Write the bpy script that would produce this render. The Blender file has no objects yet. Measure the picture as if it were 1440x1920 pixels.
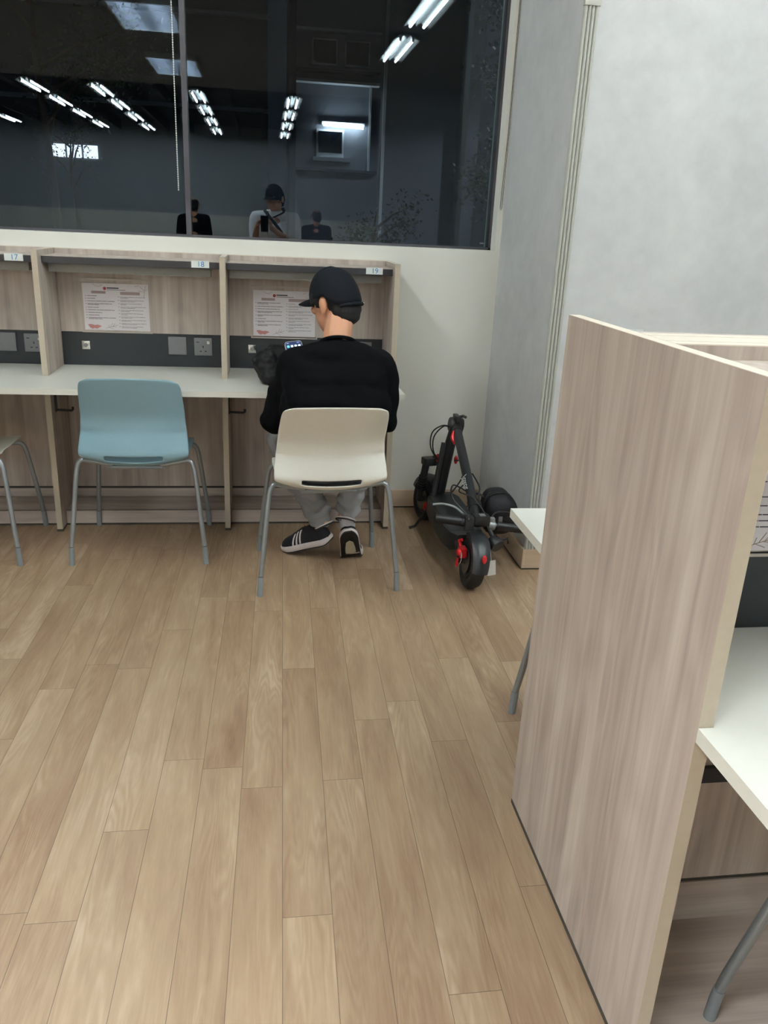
import bpy, bmesh, math, random
from mathutils import Vector, Matrix, noise, Euler
V = Vector
R = math.radians
S = bpy.context.scene
COL = S.collection

# ------------------------------------------------------------------ camera, world, lights, exposure
cam_d = bpy.data.cameras.new('camera'); cam = bpy.data.objects.new('camera', cam_d); COL.objects.link(cam)
cam_d.sensor_fit = 'HORIZONTAL'; cam_d.sensor_width = 36.0; cam_d.lens = 1512.02 / 1440 * 36
cam_d.clip_start = 0.005; cam_d.clip_end = 200
_rt = V((0.98943073, -0.13804536, 0.0443881)); _up = V((0.00489591, 0.33773992, 0.94122674)); _fw = V((0.14492362, 0.93106134, -0.33484611))
CAMLOC = V((0, -4.127, 1.4537))
m = Matrix((( _rt.x, _up.x, -_fw.x, CAMLOC.x), (_rt.y, _up.y, -_fw.y, CAMLOC.y), (_rt.z, _up.z, -_fw.z, CAMLOC.z), (0, 0, 0, 1)))
cam.matrix_world = m
S.camera = cam
S.view_settings.view_transform = 'Standard'; S.view_settings.look = 'None'
S.view_settings.gamma = 1.0; S.view_settings.exposure = 0.5; S.view_settings.use_curve_mapping = False
w = bpy.data.worlds.new('night_sky'); S.world = w; w.use_nodes = True
w.node_tree.nodes['Background'].inputs[0].default_value = (0.30, 0.42, 0.62, 1)
w.node_tree.nodes['Background'].inputs[1].default_value = 0.012
S.cycles.max_bounces = 8; S.cycles.diffuse_bounces = 4; S.cycles.transparent_max_bounces = 12
TROFFER_W = 120.0       # watts of each recessed ceiling light
TUBE_E = 60.0          # emission of the bare tubes
TROFFERS = [(-1.1, -4.7, 1.6), (-1.1, -7.4, 1), (-3.9, -4.7, .5), (-3.9, -7.4, .6)]
BATTENS = [(1.42, -2.1), (1.42, -3.6), (1.42, -5.35), (-1.1, -1.1), (-1.1, -2.55), (3.2, -2.1), (3.2, -3.6)] + [(x, y) for x in (-5.35, -3.5, -2.5, -1.03, 0.46) for y in (-10.25, -11.95, -13.75, -15.6)]  # near-window and far-right tubes are unseen, added to brighten the walls
CEIL = 3.27

# ------------------------------------------------------------------ materials
def sr(r, g, b):
    f = lambda c: (c / 255 / 12.92) if c / 255 <= .04045 else ((c / 255 + .055) / 1.055) ** 2.4
    return (f(r), f(g), f(b), 1)
class N:
    def __init__(s, name):
        s.m = bpy.data.materials.new(name); s.m.use_nodes = True; s.t = s.m.node_tree
        s.b = s.t.nodes['Principled BSDF']; s.out = s.t.nodes['Material Output']
    def n(s, typ, **kw):
        x = s.t.nodes.new(typ)
        for k, v in kw.items():
            if k.startswith('i_'): s.set(x, k[2:], v)
            else: setattr(x, k, v)
        return x
    def set(s, node, key, v):
        key = int(key) if key.isdigit() else key
        if isinstance(v, bpy.types.NodeSocket): s.t.links.new(v, node.inputs[key])
        else: node.inputs[key].default_value = v
    def math(s, op, a, b=0.0, c=None):
        x = s.n('ShaderNodeMath', operation=op); s.set(x, '0', a); s.set(x, '1', b)
        if c is not None: s.set(x, '2', c)
        return x.outputs[0]
    def ramp(s, fac, stops):
        x = s.n('ShaderNodeValToRGB'); s.set(x, 'Fac', fac); e = x.color_ramp.elements
        while len(e) < len(stops): e.new(.5)
        for k, (p, c) in enumerate(stops): e[k].position = p; e[k].color = c
        return x.outputs[0]
    def mix(s, fac, a, b, mode='MIX'):
        x = s.n('ShaderNodeMix', data_type='RGBA', blend_type=mode)
        s.set(x, '0', fac); s.set(x, '6', a); s.set(x, '7', b); return x.outputs[2]
    def noise(s, vec, scale, detail=3, rough=.55, dist=0):
        x = s.n('ShaderNodeTexNoise'); s.set(x, 'Vector', vec); s.set(x, 'Scale', scale); s.set(x, 'Detail', detail)
        s.set(x, 'Roughness', rough); s.set(x, 'Distortion', dist); return x.outputs['Fac']
    def obj(s): return s.n('ShaderNodeTexCoord').outputs['Object']
    def pos(s): return s.n('ShaderNodeNewGeometry').outputs['Position']
    def scale(s, vec, sc, loc=(0, 0, 0)):
        x = s.n('ShaderNodeMapping'); s.set(x, 'Vector', vec); x.inputs['Scale'].default_value = sc; x.inputs['Location'].default_value = loc
        return x.outputs[0]
    def base(s, c): s.set(s.b, 'Base Color', c)
    def rough(s, v): s.set(s.b, 'Roughness', v)
    def bump(s, h, strength=.2, dist=.01):
        x = s.n('ShaderNodeBump'); s.set(x, 'Height', h); s.set(x, 'Strength', strength); s.set(x, 'Distance', dist)
        s.t.links.new(x.outputs[0], s.b.inputs['Normal'])
def plain(name, col, rough=.5, metal=0, vary=.04, scale=60, bump=0, coat=0, spec=.5):
    a = N(name); f = a.noise(a.obj(), scale, 3)
    c2 = tuple(min(1, x * (1 + vary)) for x in col[:3]) + (1,); c1 = tuple(x * (1 - vary) for x in col[:3]) + (1,)
    a.base(a.ramp(f, [(.3, c1), (.7, c2)])); a.rough(rough); a.set(a.b, 'Metallic', metal); a.set(a.b, 'Specular IOR Level', spec)
    if coat: a.set(a.b, 'Coat Weight', coat)
    if bump: a.bump(f, bump, .002)
    return a.m
def emis(name, col, e, base=.8):
    a = N(name); a.base((base, base, base, 1)); a.set(a.b, 'Emission Color', col); a.set(a.b, 'Emission Strength', e); return a.m
def wood(name, cd, cm, cl, sc, rough=.5):
    a = N(name); o = a.obj()
    big = a.noise(a.scale(o, sc), 1.0, 4, .6, .25)
    fine = a.noise(a.scale(o, tuple(k * (7 if k > 3 else 2.2) for k in sc)), 1.0, 3, .6)
    knots = a.noise(a.scale(o, tuple(k * .45 if k > 3 else k * 2.2 for k in sc), (3, 5, 1)), 1.0, 2, .5)
    rings = a.math('MULTIPLY', a.math('SINE', a.math('MULTIPLY', knots, 60.0)), .035)
    f = a.math('ADD', a.math('ADD', a.math('MULTIPLY', big, .78), a.math('MULTIPLY', fine, .22)), rings)
    a.base(a.ramp(f, [(.30, cd), (.5, cm), (.70, cl)])); a.rough(rough); a.bump(fine, .06, .001)
    return a.m
def floor_mat():
    a = N('vinyl_plank_floor'); p = a.n('ShaderNodeSeparateXYZ'); a.set(p, '0', a.pos()); X, Y = p.outputs[0], p.outputs[1]
    xs = a.math('SUBTRACT', X, a.math('MULTIPLY', Y, .0208))
    u = a.math('DIVIDE', a.math('SUBTRACT', xs, .089), .1108)
    row = a.math('FLOOR', u); fu = a.math('FRACT', u)
    wn = a.n('ShaderNodeTexWhiteNoise', noise_dimensions='1D'); a.set(wn, 'W', row)
    v = a.math('ADD', a.math('DIVIDE', Y, 1.06), a.math('MULTIPLY', wn.outputs[0], 1.0))
    pid = a.math('FLOOR', v); fv = a.math('FRACT', v)
    cb = a.n('ShaderNodeCombineXYZ'); a.set(cb, '0', row); a.set(cb, '1', pid)
    w2 = a.n('ShaderNodeTexWhiteNoise', noise_dimensions='2D'); a.set(w2, 'Vector', cb.outputs[0]); rnd = w2.outputs[0]
    eu = a.math('MULTIPLY', a.math('MINIMUM', fu, a.math('SUBTRACT', 1.0, fu)), .1108)
    ev = a.math('MULTIPLY', a.math('MINIMUM', fv, a.math('SUBTRACT', 1.0, fv)), 1.06)
    seam = a.math('LESS_THAN', a.math('MINIMUM', eu, ev), .0008)
    g = a.n('ShaderNodeCombineXYZ'); a.set(g, '0', a.math('MULTIPLY', xs, 1.0)); a.set(g, '1', Y); a.set(g, '2', a.math('MULTIPLY', rnd, 37.0))
    gv = g.outputs[0]
    field = a.noise(a.scale(gv, (9, .9, 1)), 1.0, 3, .45, .2)
    rings = a.math('SINE', a.math('MULTIPLY', field, 150.0))
    tone = a.noise(a.scale(gv, (14, 1.9, 1)), 1.0, 5, .62, .7)
    blot = a.noise(a.scale(gv, (8, 1.8, 1)), 1.0, 4, .6, .8)
    fib = a.noise(a.scale(gv, (230, 9, 1)), 1.0, 3, .6)
    ringmask = a.math('MULTIPLY', a.math('SMOOTH_MIN', a.math('MAXIMUM', a.math('SUBTRACT', blot, .42), 0.0), .25, .05), .28)
    f = a.math('ADD', a.math('MULTIPLY', tone, .55), a.math('MULTIPLY', blot, .25))
    f = a.math('ADD', f, a.math('MULTIPLY', fib, .14)); f = a.math('ADD', f, a.math('MULTIPLY', a.math('SUBTRACT', rnd, .5), .13))
    f = a.math('ADD', f, a.math('MULTIPLY', rings, a.math('MULTIPLY', ringmask, .75)))
    c = a.ramp(f, [(.24, sr(119, 94, 73)), (.38, sr(144, 119, 95)), (.50, sr(159, 136, 110)), (.66, sr(179, 158, 134))])
    hue = a.noise(a.scale(gv, (5, .8, 1), (9, 0, 0)), 1.0, 2)
    c = a.mix(a.math('MULTIPLY', hue, .5), c, a.mix(1.0, c, (1.06, .96, .87, 1), 'MULTIPLY'))
    c = a.mix(a.math('MULTIPLY', seam, .7), c, sr(72, 54, 40)); a.base(c); a.rough(.42)
    a.bump(a.math('SUBTRACT', fib, a.math('MULTIPLY', seam, 3.0)), .12, .001)
    return a.m
M = {}
M['floor'] = floor_mat()
M['lam'] = wood('grey_oak_laminate_vertical', sr(156, 142, 133), sr(187, 173, 162), sr(211, 200, 188), (13, 13, .55), .5)
M['lamh'] = wood('grey_oak_laminate_horizontal', sr(156, 142, 133), sr(187, 173, 162), sr(211, 200, 188), (.55, 13, 13), .5)
M['edge'] = plain('beige_edge_banding', sr(192, 180, 160), .5, vary=.03)
M['edgel'] = plain('pale_edge_banding', sr(226, 216, 200), .5, vary=.02)
M['desk'] = plain('white_laminate', sr(228, 228, 218), .28, vary=.012)
M['deske'] = plain('white_desk_edge', sr(214, 210, 196), .4, vary=.02)
M['strip'] = plain('charcoal_panel', sr(38, 41, 44), .5)
M['blackbar'] = plain('black_shelf_front', sr(48, 47, 50), .45)
M['lamp'] = plain('grey_lamp_housing', sr(140, 140, 134), .4)
M['plate'] = plain('grey_socket_plate', sr(128, 128, 130), .38, .15)
M['chrome'] = plain('polished_steel', sr(205, 205, 200), .2, 1)
M['dark'] = plain('matt_black_plastic', sr(24, 24, 26), .45)
M['cream'] = plain('cream_wall_paint', sr(236, 236, 227), .7, vary=.012, scale=5)
M['groove'] = plain('dark_gap_strip', sr(64, 60, 52), .6)
M['bb'] = wood('light_wood_skirting', sr(188, 164, 138), sr(204, 182, 156), sr(216, 196, 172), (.6, 9, 9), .5)
def wallgrey(name, c0, c1):
    a = N(name); o = a.pos(); f = a.noise(o, 2.2, 6, .62, .5); g = a.noise(o, 16, 4, .6)
    a.base(a.ramp(a.math('ADD', a.math('MULTIPLY', f, .7), a.math('MULTIPLY', g, .3)), [(.33, c0), (.66, c1)])); a.rough(.75); a.bump(g, .05, .002); return a.m
M['wallp'] = wallgrey('mottled_concrete_wallpaper', sr(194, 196, 197), sr(213, 215, 215))
M['flute'] = plain('fluted_trim_paint', sr(186, 188, 180), .5, vary=.02)
M['ceil'] = plain('ceiling_board', sr(128, 131, 135), .9, scale=4)
M['ceild'] = plain('dark_ceiling_baffle', sr(58, 60, 64), .8)
M['rear'] = plain('rear_wall_paint', sr(160, 165, 170), .8, scale=3)
M['dado'] = plain('rear_wall_dado', sr(225, 225, 215), .8, scale=3)
M['frame'] = plain('dark_window_frame', sr(70, 68, 74), .45)
M['metal'] = plain('grey_painted_steel', sr(150, 156, 158), .33, .55, vary=.03)
M['rubber'] = plain('grey_leg_sleeve', sr(132, 138, 140), .6)
M['blue'] = plain('dusty_blue_plastic', sr(134, 168, 180), .42, vary=.015)
M['white'] = plain('ivory_plastic', sr(238, 238, 228), .38, vary=.012)
M['paper'] = plain('printed_paper', sr(226, 220, 222), .35, vary=.02, scale=12)
M['film'] = plain('clear_holder_edge', sr(190, 180, 170), .2, vary=.02)
M['ink'] = plain('dark_print', sr(70, 68, 78), .6)
M['rose'] = plain('dusty_rose_print', sr(190, 130, 124), .6)
M['mauve'] = plain('mauve_print', sr(172, 150, 148), .6)
M['olive'] = plain('olive_line_print', sr(150, 140, 118), .6)
M['red'] = plain('red_logo_print', sr(176, 60, 66), .5)
M['label'] = plain('white_label', sr(228, 234, 230), .4, vary=.01)
M['lblue'] = plain('blue_label_print', sr(60, 125, 175), .5)
M['skin'] = N('skin').m
_s = M['skin'].node_tree.nodes['Principled BSDF']; _s.inputs['Base Color'].default_value = sr(214, 158, 124); _s.inputs['Roughness'].default_value = .5
_s.inputs['Subsurface Weight'].default_value = .08; _s.inputs['Subsurface Radius'].default_value = (.01, .004, .002)
M['hair'] = plain('black_hair', sr(10, 10, 12), .75, bump=.4, scale=250)
M['tee'] = plain('black_cotton', sr(7, 8, 11), .9, bump=.15, scale=500, spec=.1)
M['teew'] = plain('white_cotton', sr(238, 238, 238), .85)
M['cap'] = plain('navy_black_cap_cloth', sr(11, 15, 22), .85, bump=.2, scale=600, spec=.25)
M['fleece'] = plain('grey_marl_jersey', sr(138, 138, 140), .9, vary=.07, scale=300, bump=.2)
M['navy'] = plain('dark_jean_cloth', sr(40, 44, 56), .9)
M['shoe'] = plain('black_shoe_mesh', sr(22, 22, 26), .7, bump=.3, scale=700, spec=.3)
M['sole'] = plain('white_foam_sole', sr(222, 214, 212), .55)
M['outsole'] = plain('black_outsole_rubber', sr(32, 31, 30), .6)
M['tan'] = plain('tan_outsole_window', sr(176, 164, 138), .5)
M['sock'] = plain('pale_grey_sock', sr(196, 196, 202), .85)
M['bag'] = plain('black_nylon', sr(15, 15, 18), .6, bump=.3, scale=200, spec=.3)
M['sblack'] = plain('satin_black_frame', sr(34, 36, 38), .38)
M['deck'] = plain('grip_tape', sr(44, 47, 47), .85, bump=.5, scale=500)
M['tyre'] = plain('tyre_rubber', sr(26, 26, 27), .6)
M['sred'] = plain('anodised_red', sr(196, 34, 38), .3, .4)
M['rlens'] = plain('red_lens', sr(205, 34, 44), .2, coat=.5)
M['disc'] = plain('brake_disc_steel', sr(110, 104, 98), .35, .8)
M['tag'] = plain('white_paper_tag', sr(226, 226, 220), .7)
M['tube'] = emis('lit_fluorescent_tube', (.93, .99, .985, 1), TUBE_E)
M['refl'] = plain('white_lamp_reflector', sr(235, 240, 240), .25, .2)
M['louv'] = plain('aluminium_louvre', sr(190, 195, 205), .4, .4)
def glass():
    a = N('window_glass'); t = a.t
    tr = a.n('ShaderNodeBsdfTransparent'); tr.inputs[0].default_value = (.86, .9, .92, 1)
    gl = a.n('ShaderNodeBsdfGlossy'); gl.inputs['Roughness'].default_value = .0; gl.inputs[0].default_value = (.80, .92, 1, 1)
    fr = a.n('ShaderNodeFresnel'); fr.inputs[0].default_value = 1.6
    mx = a.n('ShaderNodeMixShader'); t.links.new(fr.outputs[0], mx.inputs[0])
    t.links.new(tr.outputs[0], mx.inputs[1]); t.links.new(gl.outputs[0], mx.inputs[2]); t.links.new(mx.outputs[0], a.out.inputs[0])
    t.nodes.remove(a.b); return a.m
M['glass'] = glass()

# ------------------------------------------------------------------ mesh helpers (all in world coordinates; obj() moves them into the parent's frame)
def box(bm, x0, x1, y0, y1, z0, z1, bev=0, mat=None):
    vs = [bm.verts.new((x, y, z)) for x in (x0, x1) for y in (y0, y1) for z in (z0, z1)]
    fs = [bm.faces.new([vs[i] for i in q]) for q in ((0, 1, 3, 2), (4, 6, 7, 5), (0, 4, 5, 1), (2, 3, 7, 6), (0, 2, 6, 4), (1, 5, 7, 3))]
    if bev:
        es = list({e for f in fs for e in f.edges}); r = bmesh.ops.bevel(bm, geom=es, offset=bev, segments=2, affect='EDGES', profile=.6)
        vs = list({v for v in vs if v.is_valid} | set(r['verts']))
    if mat is not None:
        for v in vs: v.co = mat @ v.co
    return vs
def smooth_path(P, n=6):
    P = [V(p) for p in P]; out = []
    for i in range(len(P) - 1):
        p0 = P[max(i - 1, 0)]; p1 = P[i]; p2 = P[i + 1]; p3 = P[min(i + 2, len(P) - 1)]
        for k in range(n):
            t = k / n
            out.append(.5 * ((2 * p1) + (-p0 + p2) * t + (2 * p0 - 5 * p1 + 4 * p2 - p3) * t * t + (-p0 + 3 * p1 - 3 * p2 + p3) * t ** 3))
    out.append(P[-1]); return out
def loft(bm, rings, cap=True, close=True):
    R_ = [[bm.verts.new(p) for p in r] for r in rings]; n = len(R_[0])
    for a, b in zip(R_, R_[1:]):
        for i in range(n if close else n - 1):
            j = (i + 1) % n; bm.faces.new((a[i], a[j], b[j], b[i]))
    if cap and close:
        bm.faces.new(R_[0][::-1]); bm.faces.new(R_[-1])
    return R_
def tube(bm, P, r, seg=10, flat=1.0, up=None):
    P = [V(p) for p in P]; n = len(P); rr = r if isinstance(r, (list, tuple)) else [r] * n
    rings = []; prev = None
    for i, p in enumerate(P):
        d = (P[min(i + 1, n - 1)] - P[max(i - 1, 0)]).normalized()
        if prev is None:
            a = V(up) if up else (V((0, 0, 1)) if abs(d.z) < .9 else V((1, 0, 0)))
        else: a = prev
        a = (a - d * a.dot(d)).normalized(); b = d.cross(a); prev = a
        rings.append([p + a * math.cos(t) * rr[i] * flat + b * math.sin(t) * rr[i] for t in [2 * math.pi * k / seg for k in range(seg)]])
    loft(bm, rings)
def lathe(bm, prof, seg=20, mat=Matrix()):
    rings = [[mat @ V((r * math.cos(t), r * math.sin(t), z)) for t in [2 * math.pi * k / seg for k in range(seg)]] for r, z in prof]
    loft(bm, rings)
def rotm(loc, rx=0, ry=0, rz=0): return Matrix.Translation(loc) @ Euler((rx, ry, rz)).to_matrix().to_4x4()
def axis_m(loc, d):
    return Matrix.Translation(loc) @ V((0, 0, 1)).rotation_difference(V(d)).to_matrix().to_4x4()
def sphere(bm, c, rx, ry=None, rz=None, seg=16, mat=None):
    ry = ry or rx; rz = rz or rx
    mm = Matrix.Translation(c) @ (mat or Matrix()) @ Matrix.Diagonal((rx, ry, rz, 1))
    bmesh.ops.create_uvsphere(bm, u_segments=seg, v_segments=max(6, seg // 2 + 2), radius=1, matrix=mm)
def world_loc(o):
    return V((0, 0, 0)) if o is None else V(o.location) + world_loc(o.parent)
def obj(name, bm, mat, parent=None, smooth=True, loc=None, sub=0, solid=0):
    """one mesh object; bm in world coordinates, parents are unrotated while building"""
    if bm.__class__ is bmesh.types.BMesh:
        me = bpy.data.meshes.new(name); bmesh.ops.recalc_face_normals(bm, faces=bm.faces)
        bm.to_mesh(me); bm.free()
    else: me = bm; me.name = name
    mats = mat if isinstance(mat, list) else [mat]
    me.materials.clear()
    for k in mats: me.materials.append(M[k] if isinstance(k, str) else k)
    o = bpy.data.objects.new(name, me); COL.objects.link(o)
    base = world_loc(parent)
    if parent is None and loc is not None: base = V(loc); o.location = loc
    elif parent is not None:
        o.parent = parent
        c = sum((v.co for v in me.vertices), V()) / max(1, len(me.vertices))
        o.location = c - base; base = c
    me.transform(Matrix.Translation(-base))
    if smooth:
        me.polygons.foreach_set('use_smooth', [True] * len(me.polygons))
        try: me.set_sharp_from_angle(angle=R(38))
        except Exception: pass
    if solid:
        md = o.modifiers.new('thickness', 'SOLIDIFY'); md.thickness = solid; md.offset = 0
    if sub:
        md = o.modifiers.new('smooth', 'SUBSURF'); md.levels = sub; md.render_levels = sub
    return o
def boxo(name, mat, parent, *a, bev=0, **k):
    bm = bmesh.new(); box(bm, *a, bev=bev); return obj(name, bm, mat, parent, **k)
def tag(o, label, cat, group=None):
    o['label'] = label; o['category'] = cat
    if group: o['group'] = group
    return o
def thing(name, label, cat, loc=(0, 0, 0), group=None):
    o = bpy.data.objects.new(name, None); COL.objects.link(o); o.location = loc; o.empty_display_size = .1
    return tag(o, label, cat, group)
def struct(name, bm, mat, **k):
    o = obj(name, bm, mat, **k); o['kind'] = 'structure'; return o
def sbox(name, mat, *a, bev=0):
    bm = bmesh.new(); box(bm, *a, bev=bev); return struct(name, bm, mat, smooth=bool(bev))
def kids(o): return list(o.children)
def copy_tree(o, parent=None):
    c = o.copy(); COL.objects.link(c)
    if parent is not None: c.parent = parent
    for ch in kids(o): copy_tree(ch, c)
    return c
def text_mesh(body, size, extrude=.0004, font_space=1.0):
    cu = bpy.data.curves.new('lettering', 'FONT'); cu.body = body; cu.size = size; cu.extrude = extrude
    cu.align_x = 'CENTER'; cu.align_y = 'CENTER'; cu.space_character = font_space
    o = bpy.data.objects.new('lettering', cu); COL.objects.link(o)
    bpy.context.view_layer.update(); dg = bpy.context.evaluated_depsgraph_get()
    me = bpy.data.meshes.new_from_object(o.evaluated_get(dg)); bpy.data.objects.remove(o); bpy.data.curves.remove(cu)
    return me
def bm_from(me, mat):
    bm = bmesh.new(); bm.from_mesh(me); bm.transform(mat); return bm
def blob(shapes, voxel, smooth=4, disp=None):
    """union of tapered capsules and ellipsoids grown into ONE continuous surface"""
    bm = bmesh.new()
    for s in shapes:
        if s[0] == 'e':      # ellipsoid: centre, radii, optional rotation
            sphere(bm, s[1], *s[2], seg=20, mat=s[3] if len(s) > 3 else None)
        else:                # chain of points with radii
            pts = [V(p) for p in s[1]]; rad = s[2]; fl = s[3] if len(s) > 3 else 1.0
            n = len(pts); P = []; Q = []
            P2 = [pts[0] - (pts[1] - pts[0]).normalized() * rad[0] * q for q in (.97, .8, .45)] ; Q2 = [rad[0] * q for q in (.24, .6, .9)]
            P3 = [pts[-1] + (pts[-1] - pts[-2]).normalized() * rad[-1] * q for q in (.45, .8, .97)]; Q3 = [rad[-1] * q for q in (.9, .6, .24)]
            P = P2 + pts + P3; Q = Q2 + list(rad) + Q3
            tube(bm, P, Q, 14, flat=fl, up=s[4] if len(s) > 4 else None)
    bmesh.ops.recalc_face_normals(bm, faces=bm.faces)
    me = bpy.data.meshes.new('blob'); bm.to_mesh(me); bm.free()
    o = bpy.data.objects.new('blob', me); COL.objects.link(o)
    md = o.modifiers.new('r', 'REMESH'); md.mode = 'VOXEL'; md.voxel_size = voxel; md.adaptivity = 0
    bpy.context.view_layer.update(); dg = bpy.context.evaluated_depsgraph_get()
    m2 = bpy.data.meshes.new_from_object(o.evaluated_get(dg)); bpy.data.objects.remove(o); bpy.data.meshes.remove(me)
    bm = bmesh.new(); bm.from_mesh(m2); bpy.data.meshes.remove(m2)
    for _ in range(smooth): bmesh.ops.smooth_vert(bm, verts=bm.verts, factor=.5, use_axis_x=True, use_axis_y=True, use_axis_z=True)
    if disp:
        bm.normal_update()
        for v in bm.verts: v.co += v.normal * disp(v.co)
    return bm

# ------------------------------------------------------------------ the room
WX, GY = 1.166, .10            # corner of window wall and column; glass plane
bm = bmesh.new(); box(bm, -7.5, 4.6, -17.2, .15, -.1, 0); struct('floor', bm, 'floor', smooth=False)
bm = bmesh.new(); box(bm, -7.5, 4.6, -9.3, .25, CEIL, CEIL + .1); box(bm, -7.5, 4.6, -17.2, -9.3, CEIL + .25, CEIL + .35)
box(bm, -7.5, 4.6, -9.35, -9.3, CEIL, CEIL + .3); struct('ceiling', bm, 'ceil', smooth=False)
ZS, XJ = 1.357, 1.14
bm = bmesh.new()
box(bm, -7.5, WX, 0, .22, 0, ZS); box(bm, XJ, WX, 0, .22, ZS, CEIL); box(bm, -7.5, -5.2, 0, .22, ZS, CEIL); box(bm, -5.2, XJ, 0, .22, 3.0, CEIL)
struct('wall_window', bm, 'cream', smooth=False)
bm = bmesh.new(); box(bm, WX, 4.6, -.857, .22, 0, CEIL); struct('wall_column', bm, 'wallp', smooth=False)
sbox('wall_left', 'rear', -7.6, -7.5, -17.2, .22, 0, CEIL + .3)
sbox('wall_right', 'rear', 4.6, 4.7, -17.2, -.857, 0, CEIL + .3)
bm = bmesh.new(); box(bm, -7.5, 4.6, -17.3, -17.2, 0, CEIL + .35); struct('wall_rear', bm, 'rear', smooth=False)
sbox('trim_3', 'dado', -7.5, 4.6, -17.2, -17.17, 0, 1.5)
sbox('wall_pier', 'rear', 1.68, 2.75, -8.6, -8.0, 0, CEIL)
# fluted corner trim on the column
bm = bmesh.new(); n = 4; wd = .056; x0 = 1.1585; prof = [(x0, -.857), (x0, -.864)]
for k in range(n):
    for j in range(7):
        t = math.pi * j / 6; prof.append((x0 + wd * (k + .5 - .46 * math.cos(t)) / n, -.8645 - .012 * math.sin(t)))
prof += [(x0 + wd, -.864), (x0 + wd, -.857)]
loft(bm, [[V((a, b, z)) for a, b in prof] for z in (.10, 2.24)])
box(bm, x0 - .003, x0 + wd + .003, -.880, -.857, 2.24, 2.262, bev=.002)
loft(bm, [[V((a, b, z)) for a, b in prof] for z in (2.262, CEIL)])
struct('trim_1', bm, 'flute')
# skirting
bm = bmesh.new(); box(bm, .64, WX, -.014, 0, .008, .1, bev=.002); struct('baseboard_window', bm, 'bb')
bm = bmesh.new(); box(bm, WX - .016, WX, -.875, -.014, .008, .1, bev=.002); box(bm, WX, 4.6, -.875, -.859, .008, .1, bev=.002); struct('baseboard_column', bm, 'bb')
bm = bmesh.new(); box(bm, .64, WX - .02, -.012, 0, 0, .008); box(bm, WX - .014, WX, -.871, -.014, 0, .008); box(bm, WX, 4.6, -.871, -.859, 0, .008); struct('trim_2', bm, 'groove', smooth=False)
# window: dark frame, mullion, panes
win = bpy.data.objects.new('window_1', None); COL.objects.link(win); win.location = (-2, GY, ZS); win['kind'] = 'structure'
bm = bmesh.new()
box(bm, -5.2, XJ, GY - .015, GY + .05, ZS, ZS + .012); box(bm, -5.2, XJ, GY - .015, GY + .05, 2.96, 3.0)
box(bm, XJ - .012, XJ, GY - .015, GY + .05, ZS, 3.0)
obj('window_frame', bm, 'frame', win, smooth=False)
for x in (-.36, -1.86, -3.36): boxo('mullion', 'frame', win, x - .012, x + .012, GY - .02, GY + .05, ZS + .012, 2.96, smooth=False)
for a, b in ((-5.2, -3.372), (-3.348, -1.872), (-1.848, -.372), (-.348, XJ - .012)):
    boxo('window_pane', 'glass', win, a, b, GY, GY + .006, ZS + .012, 2.96, smooth=False)
# the small window lock at the pane's lower right corner
boxo('window_catch', 'plate', win, 1.085, 1.105, GY - .006, GY, 1.385, 1.392)
# dark baffles of the rear ceiling
random.seed(5)
bm = bmesh.new(); box(bm, -7.5, 4.6, -17.1, -9.4, CEIL + .225, CEIL + .25)
for k in range(22):
    x = -7.2 + k * .55; box(bm, x, x + .06, -17.1, -9.4, CEIL + .02, CEIL + .225)
struct('trim_4', bm, 'ceild', smooth=False)

# ------------------------------------------------------------------ ceiling lights
def batten():
    root = thing('tube_light', 'twin tube ceiling light', 'ceiling light', (0, 0, 0), 'twin tube ceiling lights')
    bm = bmesh.new()
    pr = [(-.13, 0), (-.13, .012), (-.035, .055), (.035, .055), (.13, .012), (.13, 0), (.03, .045), (0, .012), (-.03, .045)]
    loft(bm, [[V((a, y, b)) for a, b in pr] for y in (-.6, .6)]); obj('reflector', bm, 'refl', root)
    for s in (-1, 1):
        bm = bmesh.new(); tube(bm, [(s * .065, -.57, .008), (s * .065, .57, .008)], .013, 8); obj('lamp_tube', bm, 'tube', root)
        for e in (-1, 1): boxo('lamp_holder', 'refl', root, s * .065 - .012, s * .065 + .012, e * .585 - .012, e * .585 + .012, -.008, .05)
    return root
def troffer():
    root = thing('ceiling_light', 'recessed louvred ceiling light', 'ceiling light', (0, 0, 0), 'recessed louvred ceiling lights')
    bm = bmesh.new()
    for a in ((-.3, -.28, -.6, .6), (.28, .3, -.6, .6), (-.3, .3, -.6, -.58), (-.3, .3, .58, .6)): box(bm, *a, 0, .06)
    box(bm, -.3, .3, -.6, .6, .06, .064)
    obj('light_frame', bm, 'refl', root, smooth=False)
    bm = bmesh.new()
    for k in range(1, 24): box(bm, -.28, .28, -.58 + k * .0483, -.5785 + k * .0483, .003, .05)
    for x in (-.14, 0, .14): box(bm, x - .001, x + .001, -.58, .58, .003, .05)
    obj('louvre', bm, 'louv', root, smooth=False)
    return root
def add_area(root, watts):
    for k in (-.14, .14):
        d = bpy.data.lights.new('lamp_glow', 'AREA'); d.shape = 'RECTANGLE'; d.size = .06; d.size_y = 1.12; d.energy = watts / 2; d.color = (.93, .985, 1.0)
        o = bpy.data.objects.new('lamp_glow', d); COL.objects.link(o); o.parent = root; o.location = (k, 0, .057)
b0 = batten()
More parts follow.
